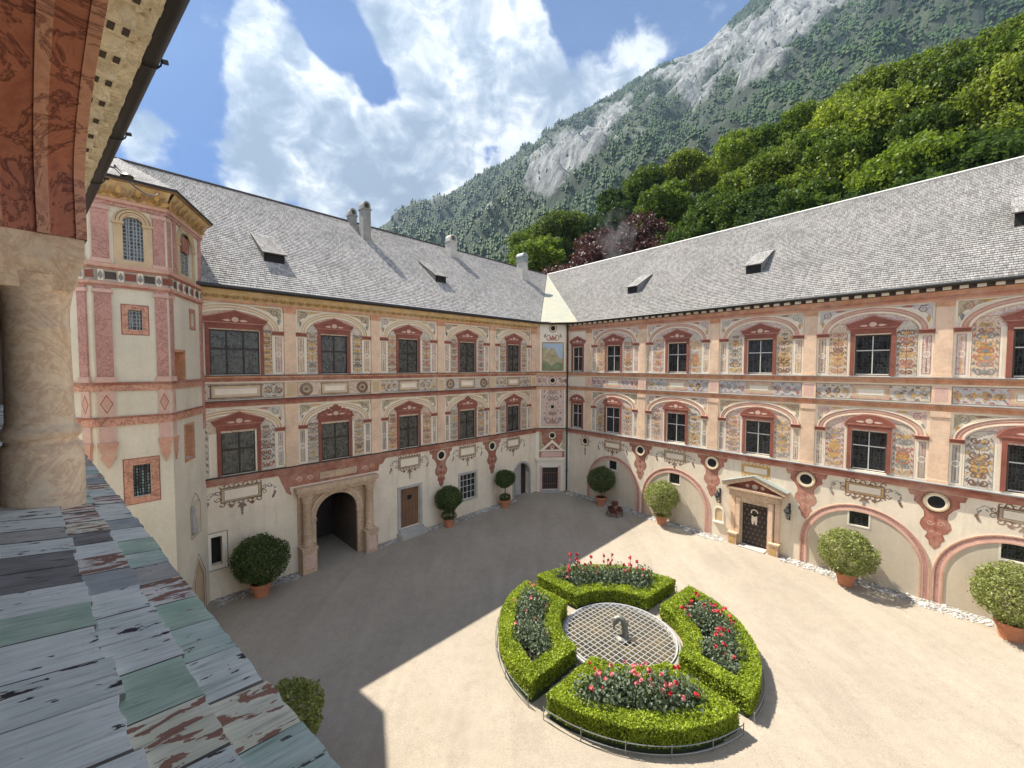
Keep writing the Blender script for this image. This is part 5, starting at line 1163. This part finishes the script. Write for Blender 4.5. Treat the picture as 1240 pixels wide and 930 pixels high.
for si,(a0,a1,nm,ph) in enumerate(secs):
    rg=np.random.default_rng(50+si)
    ma=(a0+a1)/2; hc=GC+V((3*math.cos(ma),3*math.sin(ma),0))
    hz=gz(hc.x,hc.y); H=thing('box_hedge',(GC.x,GC.y,hz),'clipped box hedge enclosing a rose bed '+ph,'hedge','box hedges around the fountain')
    m=MB(); na,nr=90,44; G={}
    for i in range(na+1):
        for j in range(nr+1):
            a=a0+(a1-a0)*i/na; r=R0+(R1-R0)*j/nr; x,y=r*math.cos(a),r*math.sin(a); d=dedge(np.array([[x,y]]),a0,a1)[0]
            G[i,j]=(V((x,y,0)),d)
    def hz_(d): 
        if d<.05: return -.02
        if d<.50: return HL-.05
        return .22
    for i in range(na):
        for j in range(nr):
            q=[G[i,j],G[i+1,j],G[i+1,j+1],G[i,j+1]]
            if max(x[1] for x in q)<.02: continue
            m.face([GC+p+V((0,0,hz_(d))) for p,d in q],'soil' if min(x[1] for x in q)>.5 else 'hedge_core')
    m.build('hedge_body',H,merge=True)
    n=90000; r=np.sqrt(rg.uniform(R0**2,R1**2,n)); a=rg.uniform(a0,a1,n); P_=np.stack([r*np.cos(a),r*np.sin(a),np.zeros(n)],1); d=dedge(P_,a0,a1)
    top=P_[(d>0)&(d<.52)][:17000]; sw=.03*np.sin(top[:,0]*5)*np.cos(top[:,1]*4); top[:,2]=HL+rg.normal(size=len(top))*.018+sw*.6; tn=np.tile([0,0,1.],(len(top),1))
    n2=170000; r=np.sqrt(rg.uniform(R0**2,R1**2,n2)); a=rg.uniform(a0,a1,n2); Q=np.stack([r*np.cos(a),r*np.sin(a),np.zeros(n2)],1); d=dedge(Q,a0,a1)
    so=Q[(d>0)&(d<.06)][:15000]; so[:,2]=rg.uniform(.10,HL,len(so)); 
    sn=so*np.array([1,1,0]); sn/=np.linalg.norm(sn,axis=1)[:,None]; rr_=np.hypot(so[:,0],so[:,1]); sgn=np.where(rr_>R1-.1,1.,np.where(rr_<R0+.1,-1.,0))[:,None]; sn=sn*sgn
    si_=Q[(d>.46)&(d<.52)][:5000]; si_[:,2]=rg.uniform(.35,HL,len(si_))
    allp=np.concatenate([top,so,si_]); alln=np.concatenate([tn,sn,np.zeros_like(si_)])
    allp=allp+np.array([0,0,GZ0-hz])
    link('foliage',leaf_mesh('foliage',allp,.058,'leaf_box',rg,alln,.6,.75),H)
    # edging rail
    E_=thing('garden_edging',(GC.x,GC.y,hz),'low thin metal edging rail curving round the outside of the %s hedge'%nm,'edging rail','metal edging rails round the hedges')
    rr2=R1+.1; g0=a0+.27/R1; g1=a1-.27/R1; K=30
    for z in(.06,.26): m=MB(); m.tube([GC+V((rr2*math.cos(lin(g0,g1,i/K)),rr2*math.sin(lin(g0,g1,i/K)),z)) for i in range(K+1)],.012,'zinc',5); m.build('rail',E_)
    for i in range(6):
        a=lin(g0,g1,i/5); c=GC+V((rr2*math.cos(a),rr2*math.sin(a),0)); m=MB(); m.tube([c+V((0,0,-.06)),c+V((0,0,.30))],.013,'zinc',5); m.build('post',E_)
    # roses
    cand=[]; tries=0
    while len(cand)<11 and tries<6000:
        tries+=1; r=math.sqrt(rg.uniform((R0+.55)**2,(R1-.6)**2)); a=rg.uniform(a0,a1); x,y=r*math.cos(a),r*math.sin(a)
        if dedge(np.array([[x,y]]),a0,a1)[0]<.68: continue
        if all((x-u)**2+(y-v)**2>.36**2 for u,v in cand): cand.append((x,y))
    cand.sort(key=lambda q:q[0])
    big={'nearest':.054,'right':.062,'far':.05,'left':.05}[nm]; nf={'nearest':5,'right':4,'far':4,'left':1}[nm]
    for k,(x,y) in enumerate(cand):
        me,S=rose_pro[k%3]; b=GC+V((x,y,.20)); o=thing('rose_bush',tuple(b),'%s rose bush from the left in the %s hedge bed'%(WORDS[k],nm),'rose bush','rose bushes in the hedge beds')
        o.rotation_euler=(0,0,rg.uniform(0,6)); s_=rg.uniform(1.0,1.25)*(1.12 if nm in('nearest','far') else 1); o.scale=(s_,s_,s_*(1.15))
        link('foliage',me,o)
        if nf and len(S):
            S2=S[rg.permutation(len(S))[:max(1,int(rg.integers(max(1,nf-3),nf+1)))]]+np.array([0,0,.06])
            link('blooms',flowers('blooms',S2,rg,'petal_red' if nm=='right' or rg.random()<.35 else 'petal_pink',big),o)
            if nm=='far':
                S3=S2[:3]+np.array([0,0,.16]); m=MB()
                fo_=flowers('blooms',S3,rg,'petal_red',.06); link('blooms',fo_,o)
                mm=MB(); 
                for c in S3: mm.tube([b+V((c[0]*.6,c[1]*.6,.2)),b+V(tuple(c))],.006,'leaf_rose',4)
                q=mm.build('stem',o)
# ================================================================== HILLSIDE, MOUNTAIN
def fb(x,y,s,o=4):
    return mnoise.fractal(V((x*s,y*s,0)),1.,2.,o)
def hillz(x,y):
    r=V((x,y,0))-FB.P; nb=-(r.dot(FB.n)); t=r.dot(FB.d)
    left=max(0.,min(1.,(t+75)/55)); 
    return max(-.3,.62*(min(nb,110)-15.6))*1.*left + (1.5*fb(x,y,.04) if nb>22 else 0) -.1
m=MB(); step=4; Gd={}
X0,X1,Y0,Y1=-60,190,20,175
for i,x in enumerate(range(X0,X1,step)):
    for j,y in enumerate(range(Y0,Y1,step)): Gd[i,j]=(x,y,hillz(x,y))
ni=len(range(X0,X1,step));nj=len(range(Y0,Y1,step))
simple('forest_floor',(.07,.085,.03),.95,.4,.2,2,.3)
for i in range(ni-1):
    for j in range(nj-1):
        q=[Gd[i,j],Gd[i+1,j],Gd[i+1,j+1],Gd[i,j+1]]
        if max(c[2] for c in q)<=-.3: continue
        m.face(q,'forest_floor')
hl=m.build('hillside',merge=True); tag(hl,kind='structure')
SIL=[(-1.6,.12),(-.9,.16),(-.6,.22),(-.362,.309),(-.292,.339),(-.201,.379),(-.121,.42),(-.04,.46),(.04,.52),(.121,.571),(.241,.641),(.342,.701),(.423,.736),(.503,.802),(.604,.893),(.75,1.0),(1.0,1.1),(1.5,1.2),(3,1.2)]
def Hs(s):
    for (a,b),(c,d) in zip(SIL,SIL[1:]):
        if a<=s<=c: return b+(d-b)*(s-a)/(c-a)
    return SIL[0][1] if s<SIL[0][0] else 1.2
def mz(x,y):
    s=x/y; Dr=1500-430*max(0,min(1,(s+.1)/1.2)); p=(y-150)/(Dr-150); Z=9+Dr*Hs(s)
    if p<=0: return 20*max(0,1+p*5)*(1 if s>-.5 else 0)-5
    base=25*max(0,min(1,s+.4))
    nz=fb(x,y,.006,5)*60+fb(x+500,y,.02,5)*30+8*abs(fb(x,y+900,.05,3))
    ridge=abs(fb(x*.7+y*.7,(y-x)*.3,.004,4))*70
    if p<=1: return base+(Z-base)*p**1.18+(nz-ridge+18)*min(1,p*3)*(1-.82*max(0,(p-.8)/.2))
    return Z+nz*.18-(p-1)*Dr*.9
ROCK=[(695,185,52,26,-35,1.),(655,215,28,28,-60,.8),(735,150,30,14,-35,.7),(820,95,38,24,-40,.7),(850,60,40,22,-45,.9),(925,45,85,26,-48,1.2),(985,12,60,22,-35,1.1),(840,125,26,14,-60,.6),(875,190,35,8,-50,.35),(760,185,30,8,-50,.5),(1000,70,60,7,-50,.5),(940,110,50,7,-50,.45),(590,250,22,8,-30,.4)]
def rockf(x,y,z):
    u=620+497*x/y; v=443.6-497*(z-9)/y; r=0
    for cx,cy,a,b,an,w in ROCK:
        t=R_(an); dx,dy=u-cx,v-cy; X=dx*math.cos(t)+dy*math.sin(t); Y=-dx*math.sin(t)+dy*math.cos(t)
        r+=w*math.exp(-(X/a)**2-(Y/b)**2)
    return r*1.05+fb(x,y,.012,5)*.7+abs(fb(x*.6+y*.8,y*.3,.02,3))*.25-.60
mx=[(-.75+i*(2.6/230)) for i in range(231)]; md=[150*(1600/150)**(j/170) for j in range(171)]
verts=[];rk=[]
for j,d in enumerate(md):
    for i,s in enumerate(mx):
        x,y=s*d,d; z=mz(x,y); r=rockf(x,y,z); verts.append((x,y,z)); rk.append(r)
W_=len(mx); faces=[(j*W_+i,j*W_+i+1,(j+1)*W_+i+1,(j+1)*W_+i) for j in range(len(md)-1) for i in range(W_-1)]
me=bpy.data.meshes.new('mountain'); me.from_pydata(verts,[],faces); 
at_=me.attributes.new('rock','FLOAT','POINT'); at_.data.foreach_set('value',rk)
me.polygons.foreach_set('use_smooth',[True]*len(me.polygons))
mo=bpy.data.objects.new('mountain',me); col.objects.link(mo); tag(mo,kind='structure')
m,t,b=nt('mountain_mat'); at1=N(t,'ShaderNodeAttribute'); at1.attribute_name='rock'
v=coords(t); vs=coords(t,(1,1,.25),'Object',(0,.5,0)); n1=noise(t,vs,.05,9,.75,.6); n2=noise(t,v,.012,8,.7); n3=noise(t,v,.12,5,.7)
rock=ramp(t,n1,[(.36,(.06,.065,.06)),(.45,(.13,.14,.14)),(.52,(.20,.21,.21)),(.60,(.29,.295,.285))])
green=ramp(t,n2,[(.38,(.018,.030,.016)),(.52,(.035,.052,.026)),(.62,(.065,.085,.042))])
ad=N(t,'ShaderNodeMath'); ad.operation='ADD'; t.links.new(at1.outputs['Fac'],ad.inputs[0]); sb=N(t,'ShaderNodeMath'); sb.operation='MULTIPLY_ADD'; t.links.new(n3,sb.inputs[0]); sb.inputs[1].default_value=1.1; sb.inputs[2].default_value=-.55; t.links.new(sb.outputs[0],ad.inputs[1])
a=mixc(t,ramp(t,ad.outputs[0],[(.02,(0,)*3),(.34,(1,)*3)]),green,rock); t.links.new(a,b.inputs['Base Color']); b.inputs['Roughness'].default_value=.95; bump(t,b,n1,1.,10.)
me.materials.append(MATS['mountain_mat'])
# conifer forest on the mountain: one mass
rg=np.random.default_rng(77); r0=random.Random(5); TP=[]
tries=0
while len(TP)<56000 and tries<400000:
    tries+=1; d=math.sqrt(r0.uniform(170**2,1480**2)); s=r0.uniform(-.5,1.35); x,y=s*d,d; z=mz(x,y); rf=rockf(x,y,z)
    if rf>.02 and r0.random()<min(.94,.45+rf*1.6): continue
    if fb(x+300,y-200,.009,3)>.34 and r0.random()<.5: continue
    TP.append((x,y,z-1,r0.uniform(6,13)*(1 if rf<0 else .6)*(.75 if d<450 else 1)))
T=np.array(TP); n=len(T); k=6
cv=[];cf=[];base=0
prof=[(.0,1.0),(.10,.70),(.22,.40),(.30,.08)]
prv=[(0,0,1)]; 
for r,z in[(.14,.60),(.10,.60),(.22,.10)]:
    pass
tv=[(0,0,1.0)]+[(.15*math.cos(a*2*pi/k),.15*math.sin(a*2*pi/k),.52) for a in range(k)]+[(0,0,.72)]+[(.23*math.cos(a*2*pi/k+.5),.23*math.sin(a*2*pi/k+.5),.08) for a in range(k)]
tf=[(0,1+a,1+(a+1)%k) for a in range(k)]+[(k+1,k+2+a,k+2+(a+1)%k) for a in range(k)]
tv=np.array(tv); tf=np.array(tf)
ang=rg.uniform(0,6.3,n); ww=rg.uniform(.85,1.5,n)
jx=tv[None]*np.stack([T[:,3]*ww,T[:,3]*ww,T[:,3]],1)[:,None,:]
c,s=np.cos(ang),np.sin(ang); X=jx[:,:,0]*c[:,None]-jx[:,:,1]*s[:,None]; Y=jx[:,:,0]*s[:,None]+jx[:,:,1]*c[:,None]
Vv=np.stack([X+T[:,0:1],Y+T[:,1:2],jx[:,:,2]+T[:,2:3]],2).reshape(-1,3); F=(tf[None]+np.arange(n)[:,None,None]*len(tv)).reshape(-1,3)
me=bpy.data.meshes.new('forest'); me.vertices.add(len(Vv)); me.vertices.foreach_set('co',Vv.ravel()); me.loops.add(F.size); me.loops.foreach_set('vertex_index',F.ravel()); me.polygons.add(len(F)); me.polygons.foreach_set('loop_start',np.arange(0,F.size,3)); me.polygons.foreach_set('loop_total',np.full(len(F),3)); me.update(calc_edges=True)
me.materials.append(MATS['leaf_conifer']); fo=bpy.data.objects.new('forest',me); col.objects.link(fo); tag(fo,'dark conifer forest covering the mountain slope','forest',kind='stuff')
# ================================================================== TREES BEHIND THE RIGHT WING
def tree_proto(seed,leafm,H=20.,R=6.2,nl=15000,cl=.22):
    rg=np.random.default_rng(seed); r=random.Random(seed)
    lobes=[]; 
    for i in range(17):
        f=r.uniform(0,1); z=H*(.36+.56*f); rad=R*math.sin(pi*min(.96,.22+.72*f))**.8*r.uniform(.35,.85); a=r.uniform(0,2*pi); lobes.append((rad*math.cos(a),rad*math.sin(a),z,R*r.uniform(.26,.46)))
    lobes.append((0,0,H*.92,R*.32)); m=MB()
    O=V((0,0,0)); tr=[V((0,0,-1)),V((.15,.1,H*.25)),V((-.1,.2,H*.5)),V((.1,0,H*.8))]; m.tube(tr,[.42,.34,.24,.08],'bark_passage_shade',8)
    for lx,ly,lz,lr in lobes[:17]:
        zb=max(H*.18,lz-H*.22); m.tube([V((0,0,zb)),V((lx*.5,ly*.5,lz-lr*.6)),V((lx*.9,ly*.9,lz))],[.14,.09,.03],'bark_passage_shade',5)
    P_=[];D_=[]; w=np.array([l[3]**2 for l in lobes]); w/=w.sum()
    for (lx,ly,lz,lr),q in zip(lobes,w):
        k=int(nl*q); d=rg.normal(size=(k,3)); d/=np.linalg.norm(d,axis=1)[:,None]; d[:,2]=np.abs(d[:,2])*np.where(rg.random(k)<.75,1,-1)
        rr=lr*(.7+.35*rg.random(k)**.7)*(1+.25*np.sin(d[:,0]*9+lx)*np.cos(d[:,1]*8+ly)); p=d*rr[:,None]*np.array([1,1,.62])+np.array([lx,ly,lz]); P_.append(p);D_.append(d*.6+np.array([0,0,.5]))
    return m,leaf_mesh('crown',np.concatenate(P_),cl,leafm,rg,np.concatenate(D_),.7,.8)
protos={}
for key,lm,sd,H,R,nl in(('g1','leaf_tree',1,20,5.6,56000),('g2','leaf_tree_light',2,20,6.0,56000),('g3','leaf_tree_dark',3,20,5.0,56000),('g4','leaf_tree',4,20,6.0,56000),('p','leaf_purple',5,16,5.2,26000)):
    mb,cm=tree_proto(sd,lm,H,R,nl); tm=mb.build('trunk'); tme=tm.data; bpy.data.objects.remove(tm); protos[key]=(tme,cm,H)
def place(u,v,nbh,key,label,grp,hmin=11,hmax=27,cat='tree'):
    u+=random.uniform(-12,12); v+=random.uniform(-14,16) if grp!=cat else 0; nbh+=random.uniform(-2.5,3) if nbh>22 else 0
    s=(u-620)/497.; e=(443.6-v)/497.
    # horizontal ray meets the line nb=nbh behind wing B
    dv=V((s,1,0)); k=-(nbh+ (V((0,0,0))-FB.P).dot(FB.n))/dv.dot(FB.n)
    x,y=s*k,k; zt=9+e*y; zb=hillz(x,y)-.2; h=zt-zb; 
    if h>hmax: zb=zt-hmax*1.0; h=hmax; zb=hillz(x,y)-.2
    h=max(hmin,min(hmax,h))
    tme,cm,H=protos[key]; o=thing('tree',(x,y,zb),label,cat,grp); o.rotation_euler=(0,0,random.uniform(0,6.3)); q=h/H; wq=q*random.uniform(.78,1.05); o.scale=(wq,wq,q)
    link('trunk',tme,o); link('crown',cm,o)
rows=[('back',[(700,232,34),(742,205,36),(790,180,40),(835,172,40),(880,166,38),(925,160,38),(962,132,40),(1008,118,40),(1055,66,42),(1090,40,44),(1128,14,44),(1165,-5,44),(1205,-25,44),(1250,-45,44),(1300,-60,44)]),
 ('middle',[(652,262,26),(690,250,27),(815,222,27),(860,215,27),(905,205,28),(950,190,28),(995,175,29),(1040,150,30),(1085,110,31),(1130,85,32),(1180,65,32),(1235,45,33)]),
 ('front',[(628,285,19.5),(664,288,20),(835,250,20),(880,240,20.5),(930,235,20.5),(985,215,21),(1040,195,21.5),(1095,180,22),(1150,165,22.5),(1210,140,23)])]
kk=['g1','g2','g4','g3']; ci=0
for rn,L in rows:
    for i,(u,v,nb_) in enumerate(L):
        key=kk[(i*3+len(rn))%4] if rn!='front' else ['g3','g1','g3','g4'][i%4]
        if u>1040 and rn!='front': key=['g2','g1'][i%2]
        place(u,v,nb_,key,'%s broad green tree from the left in the %s row behind the right wing roof'%(WORDS[i],rn),'broadleaf trees on the slope behind the right wing')
place(772,262,21,'p','dark purple-leaved beech behind the ridge of the right wing','purple beech')
place(735,285,20,'p','smaller purple-leaved tree beside the larger purple beech','purple beech')
# chimney smoke behind the ridge
mtr=bpy.data.materials.new('smoke'); mtr.use_nodes=True; t=mtr.node_tree; t.nodes.remove(t.nodes['Principled BSDF'])
pv=N(t,'ShaderNodeVolumePrincipled'); v=coords(t,(1,1,1),'Object'); nn_=noise(t,v,.9,4,.6); gr=N(t,'ShaderNodeTexGradient'); gr.gradient_type='SPHERICAL'; gv=coords(t,(.38,.38,.30),'Object'); t.links.new(gv,gr.inputs[0])
mu=N(t,'ShaderNodeMath'); mu.operation='MULTIPLY'; t.links.new(gr.outputs['Fac'],mu.inputs[0]); t.links.new(ramp(t,nn_,[(.45,(0,)*3),(.7,(1,)*3)]),mu.inputs[1]); m2=N(t,'ShaderNodeMath'); m2.operation='MULTIPLY'; t.links.new(mu.outputs[0],m2.inputs[0]); m2.inputs[1].default_value=.22; t.links.new(m2.outputs[0],pv.inputs['Density']); pv.inputs['Color'].default_value=(.85,.88,.92,1); t.links.new(pv.outputs[0],t.nodes['Material Output'].inputs['Volume'])
MATS['smoke']=mtr; m=MB(); 
sc_=FB.pt(-9.3,-11,0); smc=V((10.2,41.0,21.6)); m.lathe(smc,[(.8,-2.4),(1.8,-1),(2.2,.6),(1.6,2.2),(.6,3)],'smoke',14); 
sm=m.build('smoke'); sm.data.transform(Matrix.Translation(-smc)); sm.location=smc; tag(sm,'thin wisp of pale chimney smoke in front of the purple beech','smoke',kind='stuff')
# ================================================================== HAZE
mh=bpy.data.materials.new('haze'); mh.use_nodes=True; t=mh.node_tree; t.nodes.remove(t.nodes['Principled BSDF']); pv=N(t,'ShaderNodeVolumePrincipled'); pv.inputs['Density'].default_value=.00011; pv.inputs['Color'].default_value=(.50,.72,.98,1); pv.inputs['Anisotropy'].default_value=.1; t.links.new(pv.outputs[0],t.nodes['Material Output'].inputs['Volume']); MATS['haze']=mh
m=MB(); m.bx(W,-3100,3100,-3100,3100,-8,2400,'haze'); hz=m.build('haze'); tag(hz,'thin bluish haze filling the valley air','haze',kind='stuff')
# ================================================================== CAMERA
cam=bpy.data.cameras.new('camera'); co=bpy.data.objects.new('camera',cam); col.objects.link(co); co.location=(0,0,9); cam.sensor_width=36; cam.lens=496.8/1240*36; cam.clip_start=.02; cam.clip_end=9000
fw=V((0,math.cos(.0431),-math.sin(.0431))); rt=V((1,0,0)); upv=rt.cross(fw); roll=.0022; rt2=rt*math.cos(roll)+upv*math.sin(roll); up2=rt2.cross(fw)
co.matrix_world=Matrix(((rt2.x,up2.x,-fw.x,0),(rt2.y,up2.y,-fw.y,0),(rt2.z,up2.z,-fw.z,9),(0,0,0,1)))
sc.camera=co
# ================================================================== LIGHT
Ld=(FA.n+FA.d*-.20); Ld=V((Ld.x,Ld.y,-1.53)).normalized()
S=-Ld; el=math.asin(S.z); az=math.atan2(S.x,S.y)
sun=bpy.data.lights.new('sun','SUN'); so=bpy.data.objects.new('sun',sun); col.objects.link(so); sun.energy=4.7; sun.angle=R_(.53); sun.color=(1,.93,.82)
so.rotation_euler=Ld.to_track_quat('-Z','Y').to_euler()
w=bpy.data.worlds.new('World'); sc.world=w; w.use_nodes=True; t=w.node_tree; bg=t.nodes['Background']
sky=N(t,'ShaderNodeTexSky'); sky.sky_type='NISHITA'; sky.sun_disc=False; sky.sun_elevation=el; sky.sun_rotation=az; sky.altitude=600; sky.air_density=1.2; sky.dust_density=.3; sky.ozone_density=3.0
tc=N(t,'ShaderNodeTexCoord'); nv=N(t,'ShaderNodeVectorMath'); nv.operation='NORMALIZE'; t.links.new(tc.outputs['Generated'],nv.inputs[0]); dr=nv.outputs[0]
def M(op,a,b=None,c=None,clamp=False):
    n=N(t,'ShaderNodeMath'); n.operation=op; n.use_clamp=clamp
    for i,x in enumerate((a,b,c)):
        if x is None: continue
        if isinstance(x,(int,float)): n.inputs[i].default_value=x
        else: t.links.new(x,n.inputs[i])
    return n.outputs[0]
BL=[(330,60,42,1.),(330,110,60,1.1),(400,130,55,1.),(340,190,70,1.2),(430,200,80,1.3),(510,215,70,1.2),(560,235,50,.8),(290,215,35,.6),(300,20,22,.5),
 (500,20,55,1.2),(560,60,75,1.3),(620,100,75,1.3),(560,130,50,1.),(660,140,45,.9),(640,30,40,.8),(720,90,28,.55),(770,80,40,.75),(750,120,30,.6),(800,60,24,.4),(180,150,32,.62),(160,170,25,.6),(430,-60,90,1.),(700,-90,60,.5),(900,-120,120,.6),
 (410,50,38,-1.7),(395,20,30,-1.),(455,105,26,-1.1),(590,180,18,-.9),(700,20,35,-.9),(690,110,18,-.3),(230,100,55,-.6)]
cov=None
for u,v,r,wt in BL:
    c=(fw*497+rt*(u-620)+upv*(465-v)); L=c.length; c=c/L; ang=r/497*(497/L)*((497/L)**.5)
    dp_=N(t,'ShaderNodeVectorMath'); dp_.operation='DOT_PRODUCT'; t.links.new(dr,dp_.inputs[0]); dp_.inputs[1].default_value=c
    # gaussian: exp(-(1-dot)*2/ang^2)
    g_=M('EXPONENT',M('MULTIPLY',M('SUBTRACT',dp_.outputs['Value'],1.),2/(ang*ang)))
    cov=M('MULTIPLY_ADD',g_,wt,cov if cov is not None else 0.)
mp=N(t,'ShaderNodeMapping'); t.links.new(dr,mp.inputs[0]); mp.inputs['Scale'].default_value=(1,1,1.25); mp.inputs['Location'].default_value=(.3,.1,.7)
f1=noise(t,mp.outputs[0],4.5,14,.62,.35); f2=noise(t,mp.outputs[0],11,8,.6,.4); f3=noise(t,mp.outputs[0],2.2,6,.5,.2)
vw=N(t,'ShaderNodeVectorMath'); vw.operation='DOT_PRODUCT'; t.links.new(dr,vw.inputs[0]); vw.inputs[1].default_value=(.0,.94,.34)
away_fill=M('MULTIPLY',M('SUBTRACT',.52,vw.outputs['Value']),2.2,None,True)  # unseen cloud outside the view, added as neutral fill for the shade
cov=M('MULTIPLY_ADD',away_fill,.5,cov); cov=M('MINIMUM',cov,1.15)
d1=M('MULTIPLY_ADD',M('SUBTRACT',f1,.5),3.2,cov); d1=M('MULTIPLY_ADD',M('SUBTRACT',f2,.5),1.7,d1)
mask=ramp(t,d1,[(.30,(0,)*3),(.45,(.22,)*3),(.66,(.80,)*3),(1.0,(1,)*3)])
mq=N(t,'ShaderNodeMapping'); t.links.new(dr,mq.inputs[0]); mq.inputs['Location'].default_value=(1.3,.7,.15); mq.inputs['Scale'].default_value=(1,1,1.3)
g1=noise(t,mq.outputs[0],5.5,12,.6,.5); g2=noise(t,mq.outputs[0],14,8,.6,.5)
br=M('MULTIPLY_ADD',M('SUBTRACT',g2,.5),.7,g1); br=M('MULTIPLY_ADD',M('SUBTRACT',1.15,d1),.14,br)
shade=ramp(t,br,[(.37,(.34,.40,.51)),(.47,(.50,.57,.68)),(.56,(.82,.86,.92)),(.64,(1.25,1.25,1.25))])
gain=M('MULTIPLY_ADD',away_fill,8.3,4.1); gn=N(t,'ShaderNodeCombineXYZ'); [t.links.new(gain,gn.inputs[q]) for q in range(3)]; cl=mixc(t,1.,shade,gn.outputs[0],'MULTIPLY')  # the added unseen cloud is brightened to strengthen its fill
hsv=N(t,'ShaderNodeHueSaturation'); hsv.inputs['Saturation'].default_value=1.15; hsv.inputs['Value'].default_value=.50; t.links.new(sky.outputs[0],hsv.inputs['Color'])
tint=mixc(t,1.,hsv.outputs[0],(.05,.30,.70),'MULTIPLY'); cm_=mixc(t,mask,tint,cl); t.links.new(cm_,bg.inputs[0]); bg.inputs[1].default_value=.077
vs_=sc.view_settings; vs_.view_transform='Standard'; vs_.look='None'; vs_.exposure=1.55; vs_.gamma=1; vs_.use_curve_mapping=False
sc.render.engine='CYCLES'; sc.cycles.volume_bounces=0; sc.cycles.max_bounces=6; sc.cycles.transparent_max_bounces=8
sc.render.resolution_x=1024; sc.render.resolution_y=768
print('objects',len(bpy.data.objects))
